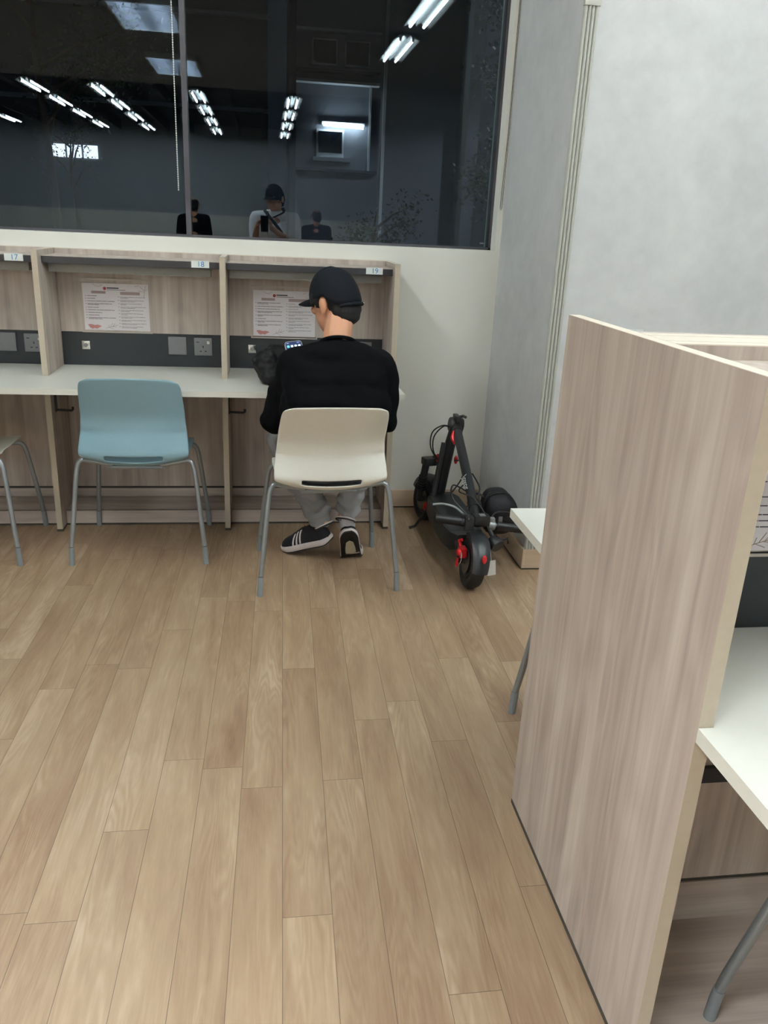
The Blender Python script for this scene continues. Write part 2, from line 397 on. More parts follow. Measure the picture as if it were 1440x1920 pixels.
for i, (x, y) in enumerate(BATTENS):
    o = b0 if i == 0 else copy_tree(b0); o.location = (x, y, CEIL - .065 if y > -9.4 else CEIL - .04)
    nth = ('nearest', 'second', 'third', 'farthest')
    if i in (3, 4, 5, 6):  # unseen tubes added to light the window wall and the grey wall
        o['label'] = {3: 'added unseen twin tube ceiling light above the floor just behind the blue chair', 4: 'added unseen twin tube ceiling light second from the window above the open floor', 5: 'added unseen twin tube ceiling light over the right end of the island, nearest the grey wall', 6: 'added unseen twin tube ceiling light over the right end of the island, farther from the grey wall'}[i]
    elif x > 1.2:
        o['label'] = ('nearest', 'middle', 'rear')[i % 3] + ' twin tube light of the ' + ('row mirrored at the top right of the window')
    else:
        o['label'] = nth[(i - 7) % 4] + ' twin tube light of the mirrored rear row ' + {-5.35: 'at the far left', -3.5: 'second from the left', -2.5: 'third from the left', -1.03: 'right of the mullion', .46: 'above the outdoor lamp'}[x]
    o['group'] = 'tube lights over the right side' if x > 1.2 else 'added tube lights near the window' if y > -9 else 'tube lights of the rear ceiling'
t0 = troffer()
for i, (x, y, pw) in enumerate(TROFFERS):
    o = t0 if i == 0 else copy_tree(t0); o.location = (x, y, CEIL - .066); add_area(o, TROFFER_W * pw)
    o['label'] = ('near', 'rear')[i % 2] + ' recessed louvred light of the ' + ('row mirrored beside the window chain' if x > -2 else 'row over the left side of the room')
    o['group'] = 'louvred lights seen in the window' if x > -2 else 'louvred lights on the left'

# ------------------------------------------------------------------ study carrels
ZD, ZT, TH = .75, 1.289, .025
def divider(x, y0, y1, label, outer=None, hook=None, group=None):
    """upright panel between bays: upper half stands on the worktop, lower half under it"""
    t = thing('divider_panel', label, 'divider', (x + TH / 2, (y0 + y1) / 2, 0), group)
    yf = min(y0, y1)
    boxo('panel_board', 'lam', t, x, x + TH, yf + .0015, max(y0, y1) - .0015, .012, ZT - .001)
    for a, b in ((yf, yf + .0015), (max(y0, y1) - .0015, max(y0, y1))):
        boxo('edge_banding', 'edge', t, x, x + TH, a, b, .012, ZT, smooth=False)['label'] = 'beige edge banding'
    boxo('top_edge', 'edgel', t, x, x + TH, yf, max(y0, y1), ZT - .001, ZT)
    boxo('floor_strip', 'groove', t, x - .001, x + TH, yf, max(y0, y1), 0, .012)['label'] = 'dark strip along the floor'
    if hook:
        hx, hy, s = hook      # s: the side the arm points to
        bm = bmesh.new(); box(bm, hx, hx + s * .006, hy - .012, hy + .012, .57, ZD - TH) if s > 0 else box(bm, hx - .006, hx, hy - .012, hy + .012, .57, ZD - TH)
        tube(bm, smooth_path([(hx, hy, .578), (hx + s * .04, hy, .576), (hx + s * .072, hy, .576), (hx + s * .076, hy, .592)], 4), .0055, 8)
        obj('bag_hook', bm, 'dark', t)['label'] = 'black metal bag hook'
    return t
def socket(parent, x, y, z, s):
    """s=-1: faces -Y, s=+1 faces +Y; x is centre"""
    f = lambda a: (y, y + s * a) if s > 0 else (y + s * a, y)
    k = -s
    p = boxo('socket_plate', 'plate', parent, x - .043, x + .043, *f(.008), z - .043, z + .043, bev=.002)
    bm = bmesh.new()
    for dx, dz, w, h in ((0, .0, .006, .010), (-.0115, -.022, .009, .005), (.0115, -.022, .009, .005), (-.025, .022, .014, .004)):
        a = (y + s * .0075, y + s * .0086); box(bm, x + k * dx - w / 2, x + k * dx + w / 2, min(a), max(a), z + dz - h / 2, z + dz + h / 2)
    obj('socket_holes', bm, 'dark', p)
    a = (y + s * .008, y + s * .012); bm = bmesh.new(); box(bm, x + k * .026 - .007, x + k * .026 + .007, min(a), max(a), z + .014, z + .028, bev=.0015); obj('switch', bm, 'chrome', p)
def carrel(x0, x1, yb, s, label, number=None, group='study carrel bays', modesty=True, gear=True, pd=.25, low=False):
    """bay between two dividers; yb = back plane, s = -1 user on the -Y side, +1 user on the +Y side"""
    t = thing('study_carrel', label, 'study carrel', ((x0 + x1) / 2, yb, 0), group)
    def yy(a, b): q = (yb + s * a, yb + s * b); return min(q), max(q)
    e = .0012; a, b = x0 + e, x1 - e
    boxo('back_panel', 'lam', t, a, b, *yy(.002, .034), .909, ZT - .002)
    boxo('top_edge', 'edgel', t, a, b, *yy(.002, .034), ZT - .002, ZT)
    sp = boxo('power_panel', 'strip', t, a, b, *yy(.002, .032), ZD - TH, .908)
    sp['label'] = 'charcoal panel holding the sockets'
    boxo('shelf', 'lam', t, a, b, *yy(.034, .272), 1.238, 1.264, bev=.001)
    boxo('shelf_front', 'blackbar', t, a, b, *yy(.272, .278), 1.234, 1.262)['label'] = 'black front band of the shelf'
    boxo('shelf_base', 'blackbar', t, a, b, *yy(.06, .27), 1.2325, 1.238)
    lo = boxo('reading_lamp', 'lamp', t, x0 + .012 if s < 0 else x0 + .045, x1 - .045 if s < 0 else x1 - .012, *yy(.16, .215), 1.193, 1.2325, bev=.003)
    lo['label'] = 'grey lamp bar under the shelf'
    if gear:
        k = 1 if s < 0 else -1; xl = x0 if s < 0 else x1
        y = yb + s * .032
        socket(t, xl + k * .663, y, .851, s)
        q = yy(.032, .040); boxo('blank_plate', 'plate', t, xl + k * .540 - .043, xl + k * .540 + .043, *q, .810, .896, bev=.002)
        lk = boxo('lock_plate', 'chrome', t, xl + k * .110 - .019, xl + k * .110 + .019, *yy(.032, .036), .826, .866, bev=.001)
        bm = bmesh.new(); lathe(bm, [(.009, 0), (.009, .004), (.0065, .005)], 14, axis_m((xl + k * .110, yb + s * .036, .846), (0, s, 0)))
        box(bm, xl + k * .110 - .001, xl + k * .110 + .001, *yy(.040, .0415), .834, .856); obj('key_slot', bm, 'plate', lk)
    if number:
        cx = (x1 - .087) if s < 0 else (x0 + .087)
        lb = boxo('number_label', 'label', t, cx - .039, cx + .039, *yy(.2785, .2793), 1.237, 1.267)
        me = text_mesh(number, .033, .0002, 1.0)
        mm = Matrix.Translation((cx + .002, yb + s * .2796, 1.2515)) @ Matrix.Rotation(R(90), 4, 'X') if s < 0 else Matrix.Translation((cx, yb + s * .2796, 1.2515)) @ Matrix.Rotation(R(180), 4, 'Z') @ Matrix.Rotation(R(90), 4, 'X')
        obj('label_print', bm_from(me, mm), 'lblue', lb, smooth=False)
    if modesty:
        boxo('modesty_panel', 'lam', t, a, b, *yy(.012, .03), .13, ZD - TH - .001)
        boxo('shadow_gap', 'groove', t, a, b, *yy(.008, .026), .118, .13)
        if low:
            boxo('kick_board', 'lamh', t, a, b, *yy(.014, .03), .012, .118)
            boxo('foot_board', 'lamh', t, a, b, *yy(.014, .42), 0, .012)
            return t
        bm = bmesh.new(); box(bm, a, b, *yy(.014, .03), .076, .118); box(bm, a, b, *yy(.03, pd - .004), .066, .074); box(bm, a, b, *yy(pd - .014, pd), .01, .074)
        obj('footrest_plinth', bm, 'lamh', t, smooth=False)
        boxo('floor_strip', 'groove', t, a, b, *yy(pd - .016, pd - .002), 0, .01)
    return t
def notch_top(name, x0, x1, yb, yf, slots, label):
    """desktop outline with slots cut from its back edge where the dividers pass; slots = [(xa, xb, ydeep)]"""
    g = .0006; P = [(x0, yf), (x0, None)]
    pts = []
    k = sorted(slots); x = x0
    for xa, xb, yd in k:
        if xa - g <= x0: pts += [(x0, yd), (xb + g, yd), (xb + g, yb)]
        elif xb + g >= x1: pts += [(xa - g, yb), (xa - g, yd), (x1, yd)]
        else: pts += [(xa - g, yb), (xa - g, yd), (xb + g, yd), (xb + g, yb)]
    if k[0][0] - g > x0: pts = [(x0, yb)] + pts
    if k[-1][1] + g < x1: pts = pts + [(x1, yb)]
    pts += [(x1, yf), (x0, yf)]
    bm = bmesh.new(); loft(bm, [[V((a, b, z)) for a, b in pts] for z in (ZD - TH, ZD)])
    bm.normal_update(); bmesh.ops.recalc_face_normals(bm, faces=bm.faces)
    for f in bm.faces: f.material_index = 0 if abs(f.normal.z) > .7 else 1
    return tag(obj(name, bm, ['desk', 'deske'], loc=((x0 + x1) / 2, (yb + yf) / 2, ZD - TH), smooth=False), label, 'worktop')
XD = [-1.78, -.9893, -.1984, .5883]
YF = -.339
divider(XD[0], YF, -.002, 'laminate divider left of carrel 17, standing below the left edge of the window')
divider(XD[1], YF, -.002, 'wooden laminate divider between the blue chair bay and the carrel at far left', hook=(XD[1] + TH, -.262, 1))
divider(XD[2], YF, -.002, 'wooden laminate divider between the blue chair bay and the seated person', hook=(XD[2] + TH, -.262, 1))
divider(XD[3], YF, -.002, 'end divider of the window row, right of the seated person')
notch_top('worktop', -1.80, XD[3] + TH, -.0345, -.636, [(x, x + TH, YF - .001) for x in XD], 'long white desktop running under the window carrels')
carrel(XD[0] + TH, XD[1], 0, -1, 'carrel bay at the far left below the window, cut by the picture edge', '17')
carrel(XD[1] + TH, XD[2], 0, -1, 'empty carrel bay numbered 18 in front of the blue chair', '18')
carrel(XD[2] + TH, XD[3], 0, -1, 'carrel bay numbered 19 where the person in black sits', '19')
# island of back-to-back carrels on the right
XP = .6532
YN, YP0, YP1 = -3.155, -2.408, -2.78
divider(XP, YN, YP0, 'large laminate end panel of the carrel island, in the right foreground')
divider(XP + .79, YN, YP0, 'laminate divider inside the carrel island, beyond the right picture edge')
carrel(XP + TH, XP + .79, -2.808, -1, 'near-side carrel bay of the island, right edge of the picture', '20', 'island carrel bays', low=True)
carrel(XP + TH, XP + .79, -2.738, 1, 'far-side carrel bay of the island, hidden behind the big end panel', '21', 'island carrel bays')
boxc = thing('partition_core', 'pale top rail between the two back-to-back island carrels', 'partition', (XP + .4, -2.773, .8))
boxo('core_board', 'lam', boxc, XP + TH + .0012, XP + .7888, -2.8065, -2.7395, .14, ZT - .002)
boxo('top_edge', 'edgel', boxc, XP + TH + .0012, XP + .7888, -2.8065, -2.7395, ZT - .002, ZT)
notch_top('worktop', XP, XP + .83, -2.8425, -3.44, [(XP, XP + TH, YN - .001), (XP + .79, XP + .79 + TH, YN - .001)], 'near white desktop of the carrel island, lower right of the picture')
notch_top('worktop', XP, XP + .83, -2.7035, -2.1457, [(XP, XP + TH, YP0 + .001), (XP + .79, XP + .79 + TH, YP0 + .001)], 'far white desktop of the carrel island, its corner pointing at the scooter')
# black bracket beneath the near island desktop
bm = bmesh.new(); box(bm, XP + TH + .0015, XP + TH + .30, -2.8495, -2.839, .392, .428)
tag(obj('cable_tray', bm, 'dark', loc=(XP + .17, -2.845, .40)), 'black cable tray fixed low under the near island desktop', 'cable tray')

# ------------------------------------------------------------------ notices
def notice(x0, z0, yb, s, label, tilt=0.0, seed=1, w=.302, h=.218, group='rules notices in the carrels'):
    rnd = random.Random(seed)
    t = thing('notice_sheet', label, 'notice', (x0 + w / 2, yb, z0), group)
    fx = lambda a: x0 + a if s < 0 else x0 + w - a
    def B(bm, a0, a1, b0, b1, d0, d1):
        xa, xb = sorted((fx(a0), fx(a1))); ya, yb_ = sorted((yb + s * d0, yb + s * d1)); box(bm, xa, xb, ya, yb_, z0 + b0, z0 + b1)
    bm = bmesh.new()
    for q in ((-.012, w + .012, -.012, -.006), (-.012, w + .012, h + .014, h + .022), (-.012, -.007, -.006, h + .014), (w + .007, w + .012, -.006, h + .014)): B(bm, *q, 0, .003)
    obj('holder_frame', bm, 'film', t, smooth=False)
    bm = bmesh.new(); B(bm, 0, w, 0, h, .0004, .0014); obj('paper', bm, 'paper', t, smooth=False)
    bm = bmesh.new()
    for cx0, cx1, top, heavy in ((.020, .148, h - .060, 1), (.170, w - .012, h - .062, 0)):
        z = top
        while z > (.042 if heavy else .016):
            nl = rnd.choice((1, 1, 2) if heavy else (1, 2, 2))
            B(bm, cx0 - .010, cx0 - .004, z, z + .0017, .0014, .0018)
            for q in range(nl):
                L = (cx1 - cx0) * (rnd.uniform(.82, 1) if q < nl - 1 or nl == 1 and rnd.random() > .35 else rnd.uniform(.2, .6)); a = cx0
                while a < cx0 + L:
                    b = min(a + rnd.uniform(.012, .04), cx0 + L); B(bm, a, b, z, z + (.0021 if heavy else .0014), .0014, .0018); a = b + .0015
                z -= .0052
            z -= .0068 if heavy else .0050
    B(bm, .112, .166, h - .024, h - .0185, .0014, .0018); B(bm, .112, .196, h - .0305, h - .0285, .0014, .0018)
    obj('print_lines', bm, 'ink', t, smooth=False)
    bm = bmesh.new(); B(bm, .040, .105, h - .048, h - .036, .0014, .0018); B(bm, .172, .262, h - .051, h - .037, .0014, .0018)
    obj('heading_bars', bm, 'mauve', t, smooth=False)
    bm = bmesh.new(); c = V((fx(.102), yb + s * .0014, z0 + h - .024)); lathe(bm, [(.0075, 0), (.0075, .0004)], 16, axis_m(c, (0, s, 0))); obj('red_emblem', bm, 'red', t)
    bm = bmesh.new()
    pts = [(.014, .026), (.03, .027), (.045, .023), (.06, .025), (.078, .019), (.066, .012), (.055, .006), (.045, .009), (.035, .005), (.024, .011)]
    r0 = [V((fx(a), yb + s * .0014, z0 + b)) for a, b in pts]; r1 = [V((fx(a), yb + s * .0018, z0 + b)) for a, b in pts]; loft(bm, [r0, r1]); obj('rose_leaf_print', bm, 'rose', t, smooth=False)
    bm = bmesh.new()
    def ln(a, b): tube(bm, [V((fx(a[0]), yb + s * .0016, z0 + a[1])), V((fx(b[0]), yb + s * .0016, z0 + b[1]))], .0007, 5)
    for a, b in (((.095, .008), (.125, .018)), ((.125, .018), (.155, .026)), ((.118, .016), (.130, .036)), ((.108, .012), (.112, .026)), ((.112, .013), (.132, .006)), ((.125, .018), (.146, .016)), ((.13, .02), (.140, .034)),
                 ((.29, h - .008), (.28, h - .06)), ((.284, h - .03), (.265, h - .012)), ((.283, h - .035), (.255, h - .03)), ((.262, h - .006), (.24, h - .012)), ((.29, h - .03), (.298, h - .02)),
                 ((.05, h - .004), (.06, h - .014)), ((.06, h - .014), (.078, h - .016)), ((.078, h - .016), (.092, h - .006))): ln(a, b)
    obj('branch_print', bm, 'olive', t)
    return t
notice(-.852, .919, -.0345, -1, 'framed rules notice on the back of the bay behind the blue chair', seed=2)
notice(-.056, .912, -.0345, -1, 'framed rules notice partly hidden by the head of the person in black', seed=5)
notice(XP + TH + .112, .912, -2.8425, -1, 'rules notice at the right picture edge above the near island desktop', seed=7)

# ------------------------------------------------------------------ chairs
def make_chair(mat, label, recline=0.0):
    t = thing('cafe_chair', label, 'chair')
    prof = [(-.285 - recline * 1.0, .828 - recline * .12), (-.262 - recline * .75, .765 - recline * .08), (-.238 - recline * .45, .70 - recline * .03), (-.222 - recline * .2, .645), (-.226 - recline * .05, .59), (-.243, .535), (-.250, .497),
            (-.243, .470), (-.222, .449), (-.18, .436), (-.08, .431), (.03, .437), (.12, .447), (.19, .449), (.225, .440), (.240, .425)]
    wid = [.196, .207, .212, .214, .219, .226, .228, .227, .224, .218, .212, .214, .216, .212, .20, .19]
    PF = smooth_path([V((a, b, 0)) for a, b in prof], 4); n = len(PF)
    def wat(i):
        q = i / 4; k = int(min(q, len(wid) - 2)); f = q - k; return wid[k] * (1 - f) + wid[k + 1] * f
    bm = bmesh.new(); cols = 26; grid = []
    for i, p in enumerate(PF):
        row = []; q = i / 4
        wv = wat(i)
        if i < 3: wv -= (.022, .008, .002)[i]
        lift = .036 * math.exp(-((q - 8.6) / 2.4) ** 2) + .012 * (1 if q > 10 else 0)
        wrap = .045 * max(0, min(1, (10 - q) / 6)) if q < 10 else 0
        for c in range(cols):
            f = -1 + 2 * c / (cols - 1); y, z = p.x, p.y
            z += lift * abs(f) ** 2.2 - (.010 * f * f if i < 2 else 0) + (-.004 if i == 0 and abs(f) > .93 else 0)
            y += wrap * f * f * (.8 if q < 4 else 1)
            row.append(bm.verts.new((f * wv, y, z)))
        grid.append(row)
    for i in range(n - 1):
        for c in range(cols - 1):
            q = (i + .5) / 4; f = -1 + 2 * (c + .5) / (cols - 1)
            if 6.2 < q < 7.2 and abs(f) < .54: continue          # hand slot
            bm.faces.new((grid[i][c], grid[i][c + 1], grid[i + 1][c + 1], grid[i + 1][c]))
    sh = obj('seat_shell', bm, mat, t, solid=.006, sub=1)
    for s in (-1, 1):
        bm = bmesh.new()
        tube(bm, smooth_path([(s * .10, -.17, .436), (s * .19, -.175, .452), (s * .222, -.182, .458), (s * .240, -.188, .435), (s * .252, -.2, .36), (s * .272, -.227, .17), (s * .282, -.240, .085)], 5), .0105, 12)
        lg = obj('leg', bm, 'metal', t)
        bm = bmesh.new(); tube(bm, [(s * .2825, -.2405, .082), (s * .283, -.242, .06), (s * .286, -.2435, .0)], [.0118, .0122, .0122], 12); obj('leg_sleeve', bm, 'rubber', lg)
        bm = bmesh.new()
        tube(bm, smooth_path([(s * .10, .17, .424), (s * .185, .178, .433), (s * .212, .183, .428), (s * .226, .19, .40), (s * .236, .20, .33), (s * .255, .232, .15), (s * .261, .243, .08)], 5), .0105, 12)
        lg = obj('leg', bm, 'metal', t)
        bm = bmesh.new(); tube(bm, [(s * .2613, .2435, .078), (s * .263, .246, .05), (s * .265, .2475, 0)], [.0118, .0122, .0122], 12); obj('leg_sleeve', bm, 'rubber', lg)
    bm = bmesh.new(); tube(bm, [(-.11, -.17, .424), (-.11, .17, .420)], .009, 8); tube(bm, [(.11, -.17, .424), (.11, .17, .420)], .009, 8); tube(bm, [(-.11, -.17, .424), (.11, -.17, .424)], .009, 8); tube(bm, [(-.11, .17, .418), (.11, .17, .418)], .009, 8)
    obj('seat_frame', bm, 'metal', t)
    return t
c = make_chair('blue', 'dusty blue plastic chair with grey steel legs at carrel 18'); c.location = (-.548, -.506, 0); c.rotation_euler.z = R(-.5)
cw = make_chair('white', 'ivory plastic chair the person in black is sitting on', .10); cw.location = (.248, -.836, 0); cw.rotation_euler.z = R(2.8)
c2 = make_chair('white', 'ivory plastic chair cut off by the left picture edge'); c2.location = (-1.332, -.495, 0); c2.rotation_euler.z = R(-1)
c3 = copy_tree(c2); c3.location = (1.063, -2.235, 0); c3.rotation_euler.z = R(180); c3['label'] = 'chair tucked under the far island desktop, one leg showing beside the end panel'
c4 = copy_tree(c2); c4.location = (1.126, -3.318, .012); c4.rotation_euler.z = 0; c4['label'] = 'chair at the near island desktop, one grey leg showing bottom right'
for o in (c, cw, c2, c3, c4): o['group'] = 'plastic shell chairs'
#@@PART2
# ------------------------------------------------------------------ people
def frame(f):
    f = V(f).normalized(); r = f.cross(V((0, 0, 1))).normalized(); u = r.cross(f).normalized(); return f, r, u
def rmat(f, r, u): return Matrix(((r.x, f.x, u.x, 0), (r.y, f.y, u.y, 0), (r.z, f.z, u.z, 0), (0, 0, 0, 1)))
def hand_shapes(wrist, d, n, side, sc=1.0, curl=(35, 45, 30), spread=.010, thumb=.6):
    """wrist point, direction of the palm, palm normal, side=+1 when the thumb lies on d x n"""
    d = V(d).normalized(); n = V(n); n = (n - d * n.dot(d)).normalized(); lat = d.cross(n).normalized() * side
    out = []
    w = V(wrist)
    for k in range(4):
        off = (1.5 - k) * .0195 * sc
        out.append(('c', [w + d * .012 * sc + lat * off * .45, w + d * .085 * sc + lat * off], [.0125 * sc, .0105 * sc]))
    for k, (ln, rr) in enumerate(((.068, .0085), (.076, .0088), (.070, .0084), (.055, .0074))):
        off = (1.5 - k) * .0205 * sc; p = w + d * .085 * sc + lat * off; dd = (d + lat * (1.5 - k) * spread * 5).normalized(); pts = [p]; rad = [rr * 1.1 * sc]
        for seg, frac in enumerate((.45, .31, .24)):
            dd = Matrix.Rotation(R(curl[seg] * (1 + .1 * k)), 3, n.cross(dd).normalized() * -1) @ dd if False else (dd * math.cos(R(curl[seg])) + n * math.sin(R(curl[seg]))).normalized()
            p = p + dd * ln * frac * sc; pts.append(p); rad.append(rr * (1 - .1 * seg) * sc)
        out.append(('c', pts, rad))
    t0 = w + d * .025 * sc + lat * .026 * sc; t1 = t0 + (d * .6 + lat * .8 + n * thumb * .4).normalized() * .034 * sc; t2 = t1 + (d * .9 + lat * .2 + n * thumb).normalized() * .030 * sc; t3 = t2 + (d * .9 - lat * .1 + n * thumb).normalized() * .024 * sc
    out.append(('c', [t0, t1, t2, t3], [.0135 * sc, .0105 * sc, .0098 * sc, .0082 * sc]))
    return out
def head_shapes(c, f, r, u, s):
    mt = rmat(f, r, u); P = lambda a, b, d: c + r * a * s + f * b * s + u * d * s
    E = lambda a, b, d, rr: ('e', P(a, b, d), tuple(k * s for k in rr), mt)
    return [E(0, -.004, .012, (.075, .094, .096)), E(0, .028, -.055, (.058, .066, .066)), E(0, .066, -.098, (.022, .020, .018)), E(0, .045, -.085, (.042, .042, .032)),
            ('c', [P(0, .088, .0), P(0, .104, -.030)], [.009 * s, .012 * s]), E(-.012, .096, -.034, (.009, .009, .007)), E(.012, .096, -.034, (.009, .009, .007)),
            E(0, .086, .018, (.055, .014, .012)), E(0, .088, -.062, (.022, .010, .006)), E(0, .086, -.071, (.019, .010, .006)),
            E(-.040, .070, -.025, (.022, .016, .018)), E(.040, .070, -.025, (.022, .016, .018)),
            E(-.080, -.008, -.018, (.009, .019, .031)), E(.080, -.008, -.018, (.009, .019, .031)), E(-.080, -.004, -.042, (.007, .010, .011)), E(.080, -.004, -.042, (.007, .010, .011))]
def build_cap(parent, c, f, r, u, s, strap=True):
    seg = 40; rows = 12; bm = bmesh.new(); rings = []
    for i in range(rows + 1):
        ph = (math.pi / 2) * i / rows
        rr = math.cos(ph) ** .85 if i < rows else .02
        ring = []; r0_ = rr
        for k in range(seg):
            t = 2 * math.pi * k / seg; rr = r0_ * (1 - .05 * (1 - math.sin(ph)) ** 2 * max(0, min(1, -math.cos(t) * 1.6 + .1))); a, b = math.sin(t) * .0885 * rr, math.cos(t) * .108 * rr - .006
            hgt = .012 + .104 * math.sin(ph) ** 1.05 * (1.06 if math.cos(t) > 0 else 1)
            if math.cos(t) < -.2: hgt -= .044 * (1 - math.sin(ph)) * min(1, -math.cos(t) * 1.6)
            hgt += .001 * math.cos(6 * t) * math.cos(ph)
            ring.append(c + r * a * s + f * b * s + u * hgt * s)
        rings.append(ring)
    loft(bm, rings, cap=False); bm.faces.new(bm.verts[-seg:] if False else [v for v in list(bm.verts)[-seg:]])
    cap = obj('cap', bm, 'cap', parent, solid=.003)
    cap['label'] = 'black baseball cap'
    bm = bmesh.new(); top = []; bot = []; grid = []
    for i in range(9):
        q = i / 8; row = []
        for k in range(17):
            t = -1 + 2 * k / 16; ang = t * R(62)
            bx, by = math.sin(ang) * .0885, math.cos(ang) * .108 - .006
            ext = .078 * math.cos(t * math.pi / 2) ** .6 if abs(t) < .999 else 0
            y = by + ext * q; x = bx * (1 - .06 * q)
            z = .020 + .004 * q - .030 * (t * t) * (.35 + .65 * q) - .010 * q * q
            row.append(bm.verts.new(c + r * x * s + f * y * s + u * z * s))
        grid.append(row)
    for i in range(8):
        for k in range(16): bm.faces.new((grid[i][k], grid[i][k + 1], grid[i + 1][k + 1], grid[i + 1][k]))
    obj('brim', bm, 'cap', cap, solid=.004)
    bm = bmesh.new(); sphere(bm, c + u * .118 * s - f * .006 * s, .006 * s, seg=10); obj('top_button', bm, 'cap', cap)
    if strap:
        bm = bmesh.new(); tube(bm, [c + r * math.sin(a) * .0855 * s + f * (-math.cos(a) * .1040 - .006) * s + u * -.034 * s for a in [R(k) for k in range(-48, 49, 8)]], .0065 * s, 8); obj('back_strap', bm, 'cap', cap)
        bm = bmesh.new(); a = R(30); sphere(bm, c + r * math.sin(a) * .090 * s + f * (-math.cos(a) * .110 - .006) * s + u * -.030 * s, .004, seg=8); obj('buckle', bm, 'chrome', cap)['label'] = 'small silver buckle'
    return cap
def build_hair(parent, c, f, r, u, s, long=.055, voxel=.005):
    mt = rmat(f, r, u); P = lambda a, b, d: c + r * a * s + f * b * s + u * d * s
    E = lambda a, b, d, rr: ('e', P(a, b, d), tuple(k * s for k in rr), mt)
    bm = blob([E(0, -.010, .010, (.079, .089, .089)), E(0, -.050, -.045, (.070, .050, .050)), E(0, -.052, -.070, (.060, .040, .036)), E(-.073, .030, .006, (.012, .030, .040)), E(.073, .030, .006, (.012, .030, .040))], voxel, 3)
    for v in bm.verts:
        q = v.co - c; b, d = q.dot(f) / s, q.dot(u) / s
        lim = .0 if b < .05 else .03
        if b > -.020 and d < -.004 - (0.02 if b < .03 and d > -.03 and abs(q.dot(r)) / s > .06 and b > .012 else 0):
            k = min(1, (b + .020) / .012) * min(1, (-.004 - d) / .01); v.co = v.co - (q - u * q.dot(u)) * .28 * k
        elif b > .06 and d < .05: v.co = v.co - f * .02 * s * min(1, (b - .06) / .02)
        else:
            v.co += v.normal * (.0015 * noise.noise(v.co * 160) + .003 * noise.noise(v.co * V((60, 60, 12))))
    return obj('hair', bm, 'hair', parent)
def eyes(parent, c, f, r, u, s):
    for k in (-1, 1):
        bm = bmesh.new(); sphere(bm, c + r * k * .031 * s + f * .083 * s + u * -.004 * s, .010 * s, seg=12); obj('eye', bm, 'label', parent)
        bm = bmesh.new(); tube(bm, [c + r * (k * .016) * s + f * .096 * s + u * .016 * s, c + r * (k * .032) * s + f * .096 * s + u * .021 * s, c + r * (k * .047) * s + f * .086 * s + u * .016 * s], .0028 * s, 6); obj('eyebrow', bm, 'hair', parent)
def folds(amp, sc, seed=0):
    return lambda co: amp * noise.noise(V((co.x * sc, co.y * sc, co.z * sc * 1.6)) + V((seed, 0, 0))) + amp * .5 * noise.noise(co * sc * 2.3 + V((0, seed, 0)))

